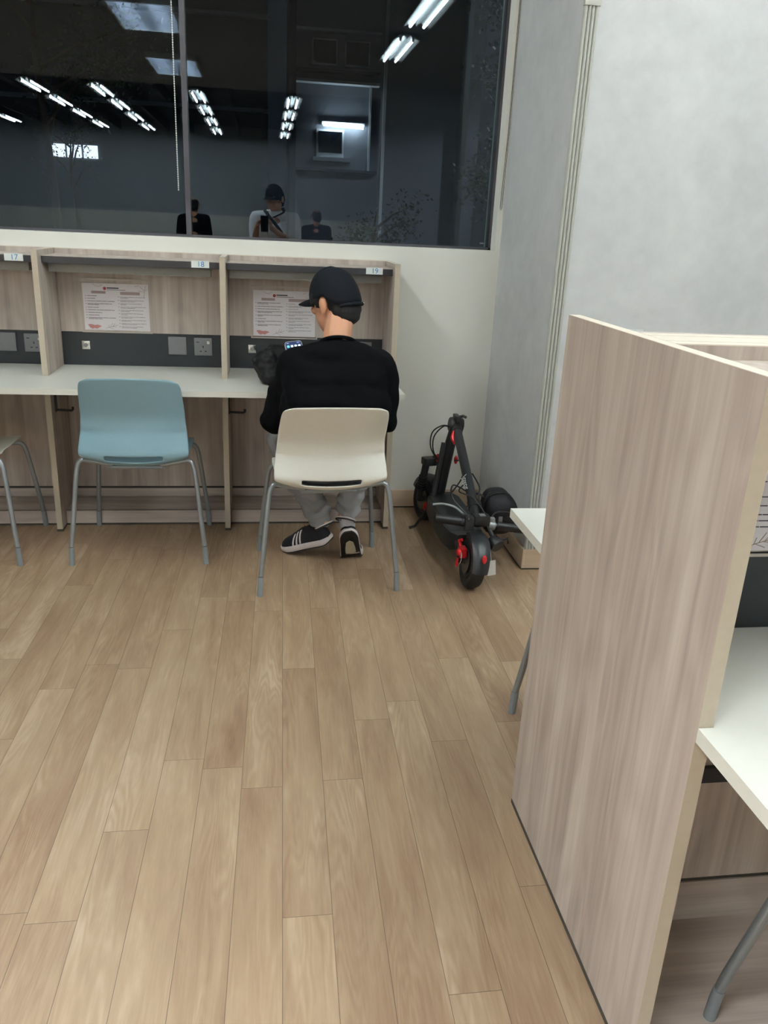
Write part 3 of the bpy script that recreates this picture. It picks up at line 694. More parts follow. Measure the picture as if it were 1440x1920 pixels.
# shoes: local s (heel to toe), w (lateral), h (up) mapped into the world by F
SL = .285
def shoe_hw(s):
    q = s / SL; pts = [(0, .014), (.03, .028), (.1, .039), (.3, .041), (.5, .044), (.68, .051), (.82, .049), (.92, .038), (.98, .020), (1, .007)]
    for (a, b), (c_, d) in zip(pts, pts[1:]):
        if q <= c_: t = (q - a) / (c_ - a); return b + (d - b) * t
    return .007
def shoe_top(s):
    q = s / SL; pts = [(0, .070), (.04, .100), (.12, .116), (.22, .108), (.34, .098), (.45, .094), (.58, .080), (.75, .066), (.9, .056), (1, .034)]
    for (a, b), (c_, d) in zip(pts, pts[1:]):
        if q <= c_: t = (q - a) / (c_ - a); return b + (d - b) * t
    return .03
ST = [0, .004, .012, .03, .05, .08, .11, .14, .17, .195, .22, .24, .26, .272, .281, SL]
def build_shoe(parent, F, lat, label):
    """F(s,w,h) -> world; lat = +1/-1 lateral side"""
    up = []
    for s in ST:
        hw = shoe_hw(s) * .96; ht = shoe_top(s); z0 = .022
        pin = 1 - .42 * max(0, 1 - abs(s - .06) / .12) if s < .18 else 1
        ring = [F(s, math.cos(t) * hw * (1 - (1 - pin) * math.sin(t) ** 2), z0 + (ht - z0) * max(0, math.sin(t)) ** .8) for t in [math.pi * k / 14 for k in range(15)]]
        ring += [F(s, -hw + 2 * hw * k / 4, z0) for k in range(1, 4)]
        up.append(ring)
    bm = bmesh.new(); loft(bm, up); sh = obj('shoe', bm, 'shoe', parent); sh['label'] = label
    def layer(z0, z1, grow, rocker=True):
        rings = []
        n = 44; outline = []
        for k in range(n):
            t = k / n
            if t < .5: s = SL * (.5 - .5 * math.cos(2 * math.pi * t)); w_ = shoe_hw(s)
            else: s = SL * (.5 - .5 * math.cos(2 * math.pi * t)); w_ = -shoe_hw(s)
            outline.append((s, w_))
        mid = lambda s: (.010 * max(0, (s - .22) / .065) ** 2 + .008 * max(0, (.03 - s) / .03) ** 2)
        for z, g in ((z0, grow - .002), (z0 + (z1 - z0) * .3, grow + .001), (z0 + (z1 - z0) * .8, grow), (z1, grow - .003)):
            rings.append([F(SL / 2 + (s - SL / 2) * (1 + g * 7), w_ + (g if w_ >= 0 else -g), z + (mid(s) if z < .02 else 0)) for s, w_ in outline])
        b = bmesh.new(); loft(b, rings); return b
    b = layer(.007, .034, .003); so = obj('midsole', b, 'sole', sh); so['label'] = 'white foam midsole'
    obj('outsole', layer(0, .007, .001), 'outsole', sh)['label'] = 'black rubber outsole'
    bm = bmesh.new(); pts = [(.048, 0), (.058, .016), (.09, .022), (.115, .024), (.128, .022), (.131, .0), (.128, -.022), (.115, -.024), (.09, -.022), (.058, -.016)]
    loft(bm, [[F(a, b_, h) for a, b_ in pts] for h in (-.0012, .001)]); obj('arch_window', bm, 'tan', sh, smooth=False)['label'] = 'tan patch under the arch'
    for k in range(3):
        bm = bmesh.new(); rows = []
        for j in range(6):
            q = j / 5; t = R(8 + 58 * q); s0 = .142 + .021 * k - .020 * q
            for e in ((-.0046), (.0046)):
                s = s0 + e; hw = shoe_hw(s) * .96 + .0016; ht = shoe_top(s) + .0016
                rows.append((q, e, F(s, lat * math.cos(t) * hw, .022 + (ht - .022) * math.sin(t) ** .8)))
        vs = [bm.verts.new(p[2]) for p in rows]
        for j in range(5): bm.faces.new((vs[2 * j], vs[2 * j + 1], vs[2 * j + 3], vs[2 * j + 2]))
        obj('side_stripe', bm, 'sole', sh, solid=.0012)['label'] = 'white side stripe'
    bm = bmesh.new()
    for k in range(5):
        s = .115 + .018 * k; ht = shoe_top(s) + .001; tube(bm, [F(s, -.016, ht - .010), F(s, -.008, ht - .001), F(s, .008, ht - .001), F(s, .016, ht - .010)], .0022, 6)
    obj('laces', bm, 'shoe', sh)
    return sh
def lin_frame(heel, toe, roll=0.0):
    heel, toe = V(heel), V(toe); d = (toe - heel).normalized(); lat = d.cross(V((0, 0, 1))).normalized(); u = lat.cross(d).normalized()
    if roll: q = Matrix.Rotation(roll, 3, d); lat = q @ lat; u = q @ u
    return lambda s, w_, h: heel + d * s + lat * w_ + u * h

# the seated person in black
def seated():
    t = thing('person', 'person seated at carrel 19, seen from behind, black cap and black T-shirt, grey sweatpants', 'person', (.27, -.86, 0))
    f, r, u = frame((-.66, .70, -.26)); s = 1.07; hc = V((.283, -.735, 1.158))
    sL, sR, eL, eR = V((.118, -.825, .895)), V((.465, -.835, .905)), V((.048, -.775, .665)), V((.492, -.80, .675))
    wL, wR = V((.122, -.680, .784)), V((.40, -.625, .792))
    hL, hR, kL, kR, aL, aR = V((.185, -.93, .525)), V((.345, -.93, .525)), V((.075, -.57, .525)), V((.43, -.545, .52)), V((.248, -.715, .185)), V((.360, -.715, .215))
    sh = head_shapes(hc, f, r, u, s)
    sh += [('c', [V((.292, -.845, .965)), V((.290, -.82, 1.02)), hc - u * .045 - f * .022], [.062, .058, .058]),
           ('c', [hL, V((.265, -.91, .70)), V((.275, -.87, .84)), V((.292, -.845, .93))], [.08, .095, .10, .07]), ('c', [hR, V((.28, -.91, .70))], [.08, .095]), ('c', [V((.18, -.855, .86)), V((.39, -.86, .86))], [.075, .075]),
           ('c', [V((.27, -.85, .93)), sL, eL, wL], [.05, .048, .040, .027]), ('c', [V((.3, -.85, .93)), sR, eR, wR], [.05, .048, .040, .027]),
           ('c', [hL, kL, (kL + aL) / 2 + V((0, -.02, 0)), aL], [.078, .055, .052, .036]), ('c', [hR, kR, (kR + aR) / 2 + V((0, -.02, 0)), aR], [.078, .055, .052, .036]),
           ('c', [aL, V((.21, -.69, .13))], [.034, .03]), ('c', [aR, V((.365, -.70, .16))], [.034, .03])]
    sh += hand_shapes(wL, (.03, .64, .77), (0, -.77, .64), -1, 1.0, (4, 8, 6), thumb=.9)
    sh += hand_shapes(wR, (-.35, .93, -.12), (0, -.1, -1), 1, 1.0, (12, 18, 12), thumb=.2)
    body = obj('body', blob(sh, .0048, 3), 'skin', t)
    eyes(t, hc, f, r, u, s)
    build_hair(t, hc, f, r, u, s); build_cap(t, hc, f, r, u, s)
    # T-shirt
    T = [('c', [V((.175, -.925, .55)), V((.36, -.925, .55))], [.118, .118]), ('c', [V((.185, -.925, .66)), V((.365, -.925, .66))], [.122, .122]), ('c', [V((.180, -.90, .76)), V((.385, -.905, .76))], [.122, .122]),
         ('c', [V((.170, -.875, .85)), V((.395, -.88, .85))], [.108, .108]), ('c', [sL + V((.0, -.01, .005)), V((.20, -.86, .925)), V((.292, -.86, .945)), V((.385, -.865, .93)), sR + V((0, -.01, .0))], [.070, .078, .082, .078, .070]),
         ('c', [sL + V((0, 0, -.01)), (sL + eL) / 2 + V((-.004, 0, 0)), eL + (eL - sL).normalized() * .0], [.074, .073, .066]), ('c', [sR + V((0, 0, -.01)), (sR + eR) / 2 + V((.006, 0, 0)), eR], [.074, .073, .066]),
         ('e', V((.291, -.850, .955)), (.085, .070, .040)), ('c', [eL, eL + (wL - eL) * .16], [.066, .060]), ('c', [eR, eR + (wR - eR) * .16], [.066, .060]),
         ('c', [V((.16, -.90, .70)), eL + V((.05, -.04, .08))], [.08, .06]), ('c', [V((.39, -.91, .70)), eR + V((-.05, -.04, .08))], [.08, .06])]
    bm = blob(T, .0075, 5, lambda co: folds(.010, 9, 3)(co) + .004 * math.sin((co.x * 2.2 + co.z * 1.2) * 26 + 4 * noise.noise(co * 7)) * max(0, min(1, (.9 - co.z) / .25)))
    # keep the shirt in front of the chair back and above the seat
    for v in bm.verts:
        if v.co.z < .47: v.co.z = .47 + (v.co.z - .47) * .15
        lim = -1.05 - .03 * max(0, (v.co.z - .5) / .25) ; 
        if v.co.y < lim and v.co.z < .80: v.co.y = lim + (v.co.y - lim) * .15
    obj('t_shirt', bm, 'tee', t)['label'] = 'plain black T-shirt with elbow-length sleeves'
    bm = bmesh.new(); cc = V((.291, -.838, .996)); ax = V((0, .50, .86)).normalized(); mm = axis_m(cc, ax)
    ring = [mm @ V((math.cos(k * math.pi / 16) * .070, math.sin(k * math.pi / 16) * .066, 0)) for k in range(33)]; tube(bm, ring, .0075, 8); obj('collar', bm, 'tee', t)
    # sweatpants
    def leg(h, k, a, q):
        mid = (k + a) / 2 + V((0, -.03, .0))
        return [('c', [h, (h + k) / 2, k], [.092, .088, .074]), ('c', [k, mid, a + (k - a) * .04], [.072, .068, .050]), ('e', a + (k - a) * .12, (.058, .055, .045))]
    Pn = leg(hL, kL, aL, 1) + leg(hR, kR, aR, 2) + [('c', [V((.19, -.94, .54)), V((.34, -.94, .54))], [.102, .102])]
    bm = blob(Pn, .0075, 3, lambda co: folds(.009, 13, 9)(co) + (.006 * math.sin(co.z * 120 + 5 * noise.noise(co * 12)) if co.z < .34 else 0))
    for v in bm.verts:
        if v.co.y < -.62 and v.co.z < .448 and v.co.y < -.68: v.co.z = max(v.co.z, .444) if v.co.z > .40 else v.co.z
    pt = obj('sweatpants', bm, 'fleece', t); pt['label'] = 'light grey sweatpants'
    for a, k in ((aL, kL), (aR, kR)):
        d = (k - a).normalized(); mm = axis_m(a - d * .020, d)
        for z, mt_, rr in ((0, 'sole', .0035), (-.007, 'dark', .0035)):
            bm = bmesh.new(); tube(bm, [mm @ V((math.cos(q * math.pi / 12) * .044, math.sin(q * math.pi / 12) * .043, z)) for q in range(25)], rr, 6); obj('hem_piping', bm, mt_, pt)['label'] = 'white piping at the hem' if mt_ == 'sole' else 'black piping at the hem'
    for a, b in ((aL, V((.222, -.695, .125))), (aR, V((.368, -.705, .155)))):
        bm = bmesh.new(); tube(bm, [a + (a - b) * .1, a, b, b + (b - a) * .2], [.034, .036, .036, .03], 14); obj('sock', bm, 'sock', t)['label'] = 'pale grey sock'
    build_shoe(t, lin_frame((.296, -.752, .100), (.108, -.600, .004), R(-14)), -1, 'black running shoe with white stripes, toe on the floor, heel raised')
    def FR(s, w_, h):
        ball = V((.389, -.722, .001)); sb = .165; hd = V((-.024, -.062, .150)).normalized()     # towards the heel
        td = V((.10, .99, 0)).normalized(); lat = V((.985, -.05, .12)).normalized()
        nu = V((0, 0, 1)); nh = hd.cross(lat).normalized()
        if nh.y < 0: nh = -nh
        bl = .03; x = s - sb
        if x > bl: p = ball + td * x; n_ = nu
        elif x < -bl: p = ball + hd * (-x); n_ = nh
        else:
            q = (x + bl) / (2 * bl); a = ball + hd * bl; b = ball + td * bl; p = a * (1 - q) ** 2 + ball * 2 * q * (1 - q) + b * q * q; n_ = (nh * (1 - q) + nu * q).normalized()
        return p + lat * w_ + n_ * h
    build_shoe(t, FR, 1, 'black running shoe up on its toe, sole facing back')
    return t
seated()
# the phone in the left hand
ph = thing('mobile_phone', 'lit mobile phone with a light case held by the seated person', 'phone', (.125, -.60, .90))
pm = Matrix.Translation((.134, -.598, .900)) @ Matrix.Rotation(R(4), 4, 'Z') @ Matrix.Rotation(R(50), 4, 'X') @ Matrix.Rotation(R(9), 4, 'Z')
def prr(bm, w_, h, z0, z1, rad, mat, n=6):
    pts = []
    for cx, cy, a0 in ((w_ / 2 - rad, h / 2 - rad, 0), (-w_ / 2 + rad, h / 2 - rad, 90), (-w_ / 2 + rad, -h / 2 + rad, 180), (w_ / 2 - rad, -h / 2 + rad, 270)):
        for k in range(n + 1): a = R(a0 + 90 * k / n); pts.append((cx + rad * math.cos(a), cy + rad * math.sin(a)))
    loft(bm, [[mat @ V((x, y, z)) for x, y in pts] for z in (z0, z1)])
M['pcase'] = plain('pale_phone_case', sr(205, 205, 196), .4)
M['screen'] = emis('phone_screen_navy', (.012, .03, .11, 1), 1.0, .01); M['icon'] = emis('phone_icon_white', (.7, .8, 1, 1), 1.0, .01); M['icon2'] = emis('phone_icon_teal', (.2, .75, .8, 1), 1.0, .01)
bm = bmesh.new(); prr(bm, .076, .154, -.0045, .0045, .014, pm); obj('phone_case', bm, 'pcase', ph)
bm = bmesh.new(); prr(bm, .071, .149, .0045, .0049, .012, pm); sc_ = obj('screen', bm, 'screen', ph, smooth=False)
for r_ in range(5):
    for k in range(4):
        if r_ in (1, 3) and k > 1: continue
        bm = bmesh.new(); prr(bm, .011, .011, .0049, .0051, .003, pm @ Matrix.Translation((-.0245 + k * .0163, .052 - r_ * .024, 0)), 3); obj('app_icon', bm, 'icon2' if (r_ + k) % 4 == 0 else 'icon', sc_, smooth=False)
bm = bmesh.new(); prr(bm, .012, .0018, .0049, .0051, .0008, pm @ Matrix.Translation((.022, .068, 0)), 2); prr(bm, .010, .0018, .0049, .0051, .0008, pm @ Matrix.Translation((-.024, .068, 0)), 2); obj('status_bar', bm, 'icon', sc_, smooth=False)
# soft black bag on the desk
bm = blob([('e', V((.015, -.40, .83)), (.066, .075, .070)), ('e', V((.055, -.36, .845)), (.070, .075, .075)), ('e', V((.02, -.42, .795)), (.060, .08, .040)), ('e', V((.10, -.36, .835)), (.07, .08, .080)), ('c', [V((-.03, -.40, .83)), V((-.048, -.42, .85))], [.03, .018])], .006, 10, lambda co: folds(.012, 20, 2)(co))
for v in bm.verts: v.co.z = max(v.co.z, .7512)
bg = tag(obj('soft_bag', bm, 'bag', loc=(.05, -.39, .75)), 'crumpled black fabric bag lying on the desktop left of the seated person', 'bag')
bm = bmesh.new(); tube(bm, smooth_path([(.02, -.46, .80), (.045, -.49, .765), (.08, -.49, .757), (.11, -.46, .77)], 5), .006, 6, flat=.5); obj('carry_strap', bm, 'bag', bg)

# people behind the photographer, only seen mirrored in the window glass
def stander(x, y, H, face, label, shirt, cap=False, phone=None, voxel=.009, yaw=0):
    t = thing('person', label, 'person', (x, y, 0))
    k = H / 1.72; Z = Matrix.Translation((x, y, 0)) @ Matrix.Rotation(yaw, 4, 'Z')
    W = lambda a, b, c: Z @ V((a * k, b * k, c * k))
    f, r, u = frame(face); s = k; hc = W(0, .02, 1.595)
    sL, sR = W(-.175, 0, 1.40), W(.175, 0, 1.40)
    if phone is None: eL, eR, wL, wR = W(-.22, -.02, 1.12), W(.22, -.02, 1.12), W(-.20, .08, .90), W(.20, .08, .90); dL = dR = V((0, .2, -1)); nL, nR = V((1, 0, 0)), V((-1, 0, 0))
    else:
        p = V(phone); eL, eR = W(-.20, .06, 1.15), W(.21, .07, 1.15); wL, wR = p + V((-.075, -.09, -.08)), p + V((.075, -.09, -.08)); dL, dR = V((.3, .5, .8)), V((-.3, .5, .8)); nL, nR = V((.8, .3, -.3)), V((-.8, .3, -.3))
    hL, hR, kL, kR, aL, aR = W(-.09, 0, .92), W(.09, 0, .92), W(-.10, .02, .50), W(.10, .02, .50), W(-.105, -.02, .09), W(.105, -.02, .09)
    sh = head_shapes(hc, f, r, u, s) + [('c', [W(0, -.01, 1.42), hc - u * .05 * s - f * .02 * s], [.056 * k, .056 * k]), ('c', [W(0, 0, .95), W(0, 0, 1.15), W(0, 0, 1.36)], [.11 * k, .10 * k, .09 * k]), ('c', [W(-.07, 0, 1.3), W(.07, 0, 1.3)], [.09 * k, .09 * k]),
          ('c', [W(0, 0, 1.40), sL, eL, wL], [.05 * k, .048 * k, .04 * k, .027 * k]), ('c', [W(0, 0, 1.40), sR, eR, wR], [.05 * k, .048 * k, .04 * k, .027 * k]),
          ('c', [hL, kL, aL], [.08 * k, .055 * k, .037 * k]), ('c', [hR, kR, aR], [.08 * k, .055 * k, .037 * k])]
    sh += hand_shapes(wL, dL, nL, 1 if phone is None else 1, k) + hand_shapes(wR, dR, nR, -1, k)
    obj('body', blob(sh, voxel if phone is None else .006, 2), 'skin', t); eyes(t, hc, f, r, u, s); build_hair(t, hc, f, r, u, s, voxel=.007)
    if cap: build_cap(t, hc, f, r, u, s)
    T = [('c', [W(-.08, 0, .93), W(.08, 0, .93)], [.118 * k] * 2), ('c', [W(-.07, 0, 1.10), W(.07, 0, 1.10)], [.118 * k] * 2), ('c', [W(-.09, 0, 1.28), W(.09, 0, 1.28)], [.115 * k] * 2), ('c', [sL, W(0, 0, 1.42), sR], [.066 * k, .072 * k, .066 * k]),
         ('c', [sL, sL + (eL - sL) * .75], [.07 * k, .062 * k]), ('c', [sR, sR + (eR - sR) * .75], [.07 * k, .062 * k])]
    obj('t_shirt', blob(T, .012, 3, folds(.007, 9, x)), shirt, t)
    Pn = [('c', [hL, kL, aL + V((0, 0, .02))], [.098 * k, .072 * k, .058 * k]), ('c', [hR, kR, aR + V((0, 0, .02))], [.098 * k, .072 * k, .058 * k]), ('c', [hL, hR], [.10 * k] * 2)]
    obj('trousers', blob(Pn, .012, 3, folds(.006, 10, y)), 'navy', t)
    fy = Z.to_3x3() @ V((0, 1, 0))
    for a in (aL, aR):
        h_ = V((a.x, a.y, 0)) - fy * .07; build_shoe(t, lin_frame(h_ + V((0, 0, .001)), h_ + fy * .285 + V((0, 0, .001))), 1, 'dark shoe')
    return t, W
pt, W = stander(.105, -4.52, 1.80, (-.50, .85, -.22), 'person photographing the room, mirrored in the window, white T-shirt and black cap', 'teew', cap=True, phone=(0.0, -4.165, 1.4537))
bm = bmesh.new(); tube(bm, smooth_path([W(-.10, .085, 1.475), W(-.04, .128, 1.40), W(.06, .14, 1.28), W(.14, .12, 1.12)], 5), .016, 8, flat=.25, up=(0, 1, 0)); tube(bm, smooth_path([W(.075, .02, 1.50), W(.08, .085, 1.46), W(-.02, .125, 1.41)], 5), .016, 8, flat=.3, up=(0, 1, 0)); obj('shoulder_strap', bm, 'dark', pt)
pp = thing('mobile_phone', 'dark phone the photographer holds up, mirrored low in the window', 'phone', (0, -4.15, 1.45))
bm = bmesh.new(); prr(bm, .076, .158, -.004, .004, .012, Matrix.Translation((0.0, -4.150, 1.415)) @ Matrix.Rotation(R(70), 4, 'X'), 5); obj('phone_case', bm, 'dark', pp)
stander(-1.06, -9.0, 1.74, (.1, -.99, -.3), 'dark-haired person in black far back in the room, mirrored beside the window mullion', 'tee', yaw=math.pi)
stander(.80, -9.0, 1.65, (-.2, -.97, -.3), 'dark-haired person in black far back, mirrored right of the photographer', 'tee', yaw=math.pi)

# ------------------------------------------------------------------ folded electric scooter in the corner
sc = thing('electric_scooter', 'folded black electric scooter with red brake caliper leaning in the corner', 'scooter', (.88, -.65, 0))
def LX(x, y, z): return V((.862 + x + .12 * z, y, z))
def wheel(parent, c, yaw, r=.114, wd=.033):
    ax = Matrix.Rotation(yaw, 3, 'Z') @ V((1, 0, -.12)).normalized(); mm = axis_m(c, ax)
    bm = bmesh.new(); prof = [(r - .040, -wd * .72), (r - .022, -wd * .98), (r - .008, -wd * .85), (r - .001, -wd * .45), (r, 0), (r - .001, wd * .45), (r - .008, wd * .85), (r - .022, wd * .98), (r - .040, wd * .72), (r - .040, -wd * .72)]
    rings = [[mm @ V((q * math.cos(t), q * math.sin(t), z)) for q, z in prof[:-1]] for t in [2 * math.pi * k / 40 for k in range(40)]]
    R_ = [[bm.verts.new(p) for p in rr] for rr in rings]
    for i in range(40):
        a, b = R_[i], R_[(i + 1) % 40]
        for j in range(9): bm.faces.new((a[j], a[(j + 1) % 9], b[(j + 1) % 9], b[j]))
    wh = obj('wheel', bm, 'tyre', parent)
    bm = bmesh.new(); lathe(bm, [(r - .042, -.026), (r - .040, -.02), (r - .040, .02), (r - .042, .026)], 28, mm)
    for k in range(5):
        a = 2 * math.pi * k / 5; d = V((math.cos(a), math.sin(a), 0)); tube(bm, [mm @ (d * .015), mm @ (d * (r - .043))], [.012, .009], 8, flat=.7)
    obj('rim', bm, 'sblack', wh)
    bm = bmesh.new(); lathe(bm, [(.020, -.034), (.054, -.034), (.054, -.031), (.020, -.031)], 28, mm); lathe(bm, [(.014, -.042), (.014, .042)], 14, mm); obj('brake_disc', bm, 'disc', wh)
    return wh, mm
CR = LX(0, -1.035, .114)
wheel(sc, CR, 0)
CF = V((.838, -.20, .114)); wheel(sc, CF, R(16))
def fender(c, a0, a1, wd, r, yaw, light=False, name='rear_fender'):
    ax = Matrix.Rotation(yaw, 3, 'Z') @ V((1, 0, -.12)).normalized(); fy = V((0, 0, 1)).cross(ax).normalized(); up = ax.cross(fy).normalized()
    rings = []
    for k in range(15):
        a = R(a0 + (a1 - a0) * k / 14); d = fy * math.cos(a) + up * math.sin(a); tap = 1 - .25 * abs(k / 14 - .45)
        rings.append([c + d * (r + dr) + ax * w_ * tap for w_, dr in ((-wd, -.022), (-wd, .0), (-wd * .6, .010), (0, .013), (wd * .6, .010), (wd, 0), (wd, -.022), (wd * .85, -.022), (wd * .8, -.004), (0, .006), (-wd * .8, -.004), (-wd * .85, -.022))])
    bm = bmesh.new(); loft(bm, rings); o = obj(name, bm, 'sblack', sc); return ax, fy, up, o
ax, fy, up, fo = fender(CR, 62, 182, .040, .122, 0)
a = R(162); d = fy * math.cos(a) + up * math.sin(a)
bm = bmesh.new(); pm_ = Matrix.Translation(CR + d * .136 + V((0, 0, .012))) @ rmat(-d, ax, (up * math.cos(a) * -1 + fy * math.sin(a)).normalized()).to_3x3().to_4x4()
sphere(bm, CR + d * .132 + up * .022 + ax * .006, .011, .008, .020, seg=16); obj('tail_light', bm, 'rlens', fo)['label'] = 'red tail light'
fender(CF, 20, 150, .040, .121, R(16), name='front_fender')
# deck and its arms
bm = bmesh.new(); rings = []
for y, wl, zt, zb in ((-.30, .055, .185, .13), (-.36, .078, .185, .10), (-.50, .085, .185, .092), (-.78, .085, .185, .092), (-.86, .074, .186, .098), (-.915, .050, .190, .125)):
    rings.append([LX(-wl, y, zb + .012), LX(-wl, y, zt - .004), LX(-wl + .006, y, zt), LX(wl - .006, y, zt), LX(wl, y, zt - .004), LX(wl, y, zb + .012), LX(wl - .012, y, zb), LX(-wl + .012, y, zb)])
loft(bm, rings); dk = obj('deck', bm, 'sblack', sc)
bm = bmesh.new(); rings = []
for y, wl in ((-.345, .062), (-.38, .074), (-.78, .078), (-.85, .066)): rings.append([LX(-wl, y, .1855), LX(wl, y, .1855), LX(wl, y, .1875), LX(-wl, y, .1875)])
loft(bm, rings); obj('grip_mat', bm, 'deck', dk)['label'] = 'dark rough grip mat'
bm = bmesh.new()
for s_ in (-1, 1): tube(bm, smooth_path([LX(s_ * .040, -.90, .150), LX(s_ * .048, -.96, .150), LX(s_ * .050, -1.035, .118)], 4), [.018] * 9, 10, flat=.8)
obj('rear_fork', bm, 'sblack', sc)
# front fork, crown and neck
bm = bmesh.new()
fx = Matrix.Rotation(R(16), 3, 'Z') @ V((1, 0, 0))
for s_ in (-1, 1): tube(bm, [CF + fx * s_ * .050, CF + fx * s_ * .052 + V((.006, -.03, .10)), CF + fx * s_ * .045 + V((.012, -.05, .21))], [.014, .019, .019], 12)
box(bm, -.062, .062, -.03, .03, -.018, .022, bev=.008, mat=Matrix.Translation(CF + V((.012, -.05, .22))) @ Matrix.Rotation(R(16), 4, 'Z'))
obj('front_fork', bm, 'sblack', sc)
for s_ in (-1, 1):
    bm = bmesh.new()
    P0 = CF + fx * s_ * .052 + V((.004, -.03, .07))
    tube(bm, [P0 + V((0, -.002, .012 * k * .2)) for k in range(2)], .02, 8)
    for k in range(6): lathe(bm, [(.024, -.003), (.024, .003)], 14, axis_m(P0 + V((.001 * k, -.003 * k, .014 * k)), (.1, -.25, 1)))
    obj('suspension_spring', bm, 'dark', sc)
J = LX(0, -.335, .545)
bm = bmesh.new(); tube(bm, [LX(-.015, -.30, .15), LX(-.008, -.30, .30), LX(-.004, -.315, .45), J], [.034, .030, .027, .026], 16); tube(bm, [CF + V((.012, -.05, .23)), LX(-.01, -.30, .34)], [.026, .026], 10)
obj('neck', bm, 'sblack', sc)
bm = bmesh.new(); tube(bm, [LX(-.055, -.375, .175), LX(-.050, -.36, .46)], [.014, .012], 12); obj('strut_tube', bm, 'metal', sc) if False else obj('strut_tube', bm, 'sblack', sc)
HB = V((.892, -1.00, .275))
d_ = (HB - J).normalized()
bm = bmesh.new(); tube(bm, [J + d_ * .02, HB], [.0225, .0215], 18); stm = obj('stem', bm, 'sblack', sc)
for q_ in (.04, .60):
    bm = bmesh.new(); lathe(bm, [(.0257, -.022), (.0257, .022)], 18, axis_m(J + d_ * q_, d_)); obj('stem_collar', bm, 'dark', stm)
me = text_mesh('Joyor', .042, .0004, 1.05)
zx = d_; nrm = V((-.80, -.35, .35)); nrm = (nrm - zx * nrm.dot(zx)).normalized(); yx = nrm.cross(zx)
tm = Matrix(((zx.x, yx.x, nrm.x, 0), (zx.y, yx.y, nrm.y, 0), (zx.z, yx.z, nrm.z, 0), (0, 0, 0, 1))); tm = Matrix.Translation(J + d_ * .46 + nrm * .0218) @ tm
obj('stem_lettering', bm_from(me, tm), 'label', stm, smooth=False)['label'] = 'white lettering along the stem'
bm = bmesh.new(); lathe(bm, [(.032, -.034), (.036, -.028), (.036, .028), (.032, .034)], 20, axis_m(J, (1, 0, -.1))); box(bm, -.012, .012, -.05, .03, .02, .05, bev=.004, mat=Matrix.Translation(J)); tube(bm, [J + V((.0, -.02, .04)), J + V((.02, -.05, .055)), J + V((.035, -.06, .05))], .007, 8)
obj('folding_joint', bm, 'dark', sc)
bm = bmesh.new(); tube(bm, smooth_path([J + V((-.020, -.06, -.02)), J + V((-.032, -.08, -.045)), J + V((-.020, -.10, -.07))], 4), .009, 8); obj('joint_latch', bm, 'sred', sc)['label'] = 'red latch'
for p in ((-.05, -.30, .365), (.045, -.30, .355)):
    bm = bmesh.new(); sphere(bm, LX(*p), .010, .010, .022, seg=12); obj('fork_clip', bm, 'sred', sc)['label'] = 'red fork clip'
bm = bmesh.new(); sphere(bm, LX(-.075, -.34, .12), .012, .02, .024, seg=12); obj('hub_cover', bm, 'sred', sc)['label'] = 'red hub cover'
# handlebar
bd = V((.36, .0, -.050)).normalized()
bm = bmesh.new(); tube(bm, [HB - bd * .17, HB + bd * .20], .0125, 12); hb = obj('handlebar', bm, 'sblack', sc)
for s_, a0, a1 in ((-1, .075, .19), (1, .085, .215)):
    bm = bmesh.new(); n = 14
    tube(bm, [HB + bd * s_ * (a0 + (a1 - a0) * k / n) for k in range(n + 1)], [.0195 if k % 2 else .0185 for k in range(n + 1)], 14); obj('grip', bm, 'dark', hb)
    b0_ = HB + bd * s_ * .062
    bm = bmesh.new(); lathe(bm, [(.019, -.014), (.021, -.008), (.021, .008), (.019, .014)], 16, axis_m(b0_, bd)); box(bm, -.012, .012, -.012, .012, .0, .035, bev=.004, mat=Matrix.Translation(b0_)); obj('lever_clamp', bm, 'metal' if s_ > 0 else 'dark', hb)
    bm = bmesh.new(); tube(bm, smooth_path([b0_ + V((0, .01, .03)), b0_ + bd * s_ * .03 + V((0, .045, .045)), b0_ + bd * s_ * .08 + V((0, .055, .05)), b0_ + bd * s_ * .13 + V((0, .045, .045))], 5), .0048, 8); obj('brake_lever', bm, 'metal' if s_ < 0 else 'dark', hb)
bm = bmesh.new(); box(bm, -.035, .035, -.030, .030, -.018, .022, bev=.010, mat=Matrix.Translation(HB + V((.012, -.005, .020)))); obj('display', bm, 'dark', hb)
bm = bmesh.new(); box(bm, -.012, .012, -.014, .014, -.002, .001, bev=.001, mat=Matrix.Translation(HB + V((.014, -.012, .043)))); obj('display_window', bm, 'plate', hb)
bm = bmesh.new(); box(bm, -.020, .020, -.024, .018, -.030, .030, bev=.008, mat=Matrix.Translation(HB + V((-.042, -.01, .01)))); sphere(bm, HB + V((-.05, -.032, .03)), .008, seg=8); obj('throttle', bm, 'dark', hb)
bm = bmesh.new(); lathe(bm, [(.016, -.03), (.028, -.012), (.032, .012), (.030, .022)], 18, axis_m(HB + V((.072, -.045, -.072)), (.35, -.75, -.4))); tube(bm, [HB + V((.04, 0, 0)), HB + V((.068, -.03, -.06))], .010, 8); tube(bm, [HB + V((.09, -.04, -.065)), HB + V((.125, -.045, -.052)), HB + V((.13, -.045, -.075))], .006, 6); obj('head_lamp', bm, 'dark', hb)['label'] = 'black handlebar lamp'
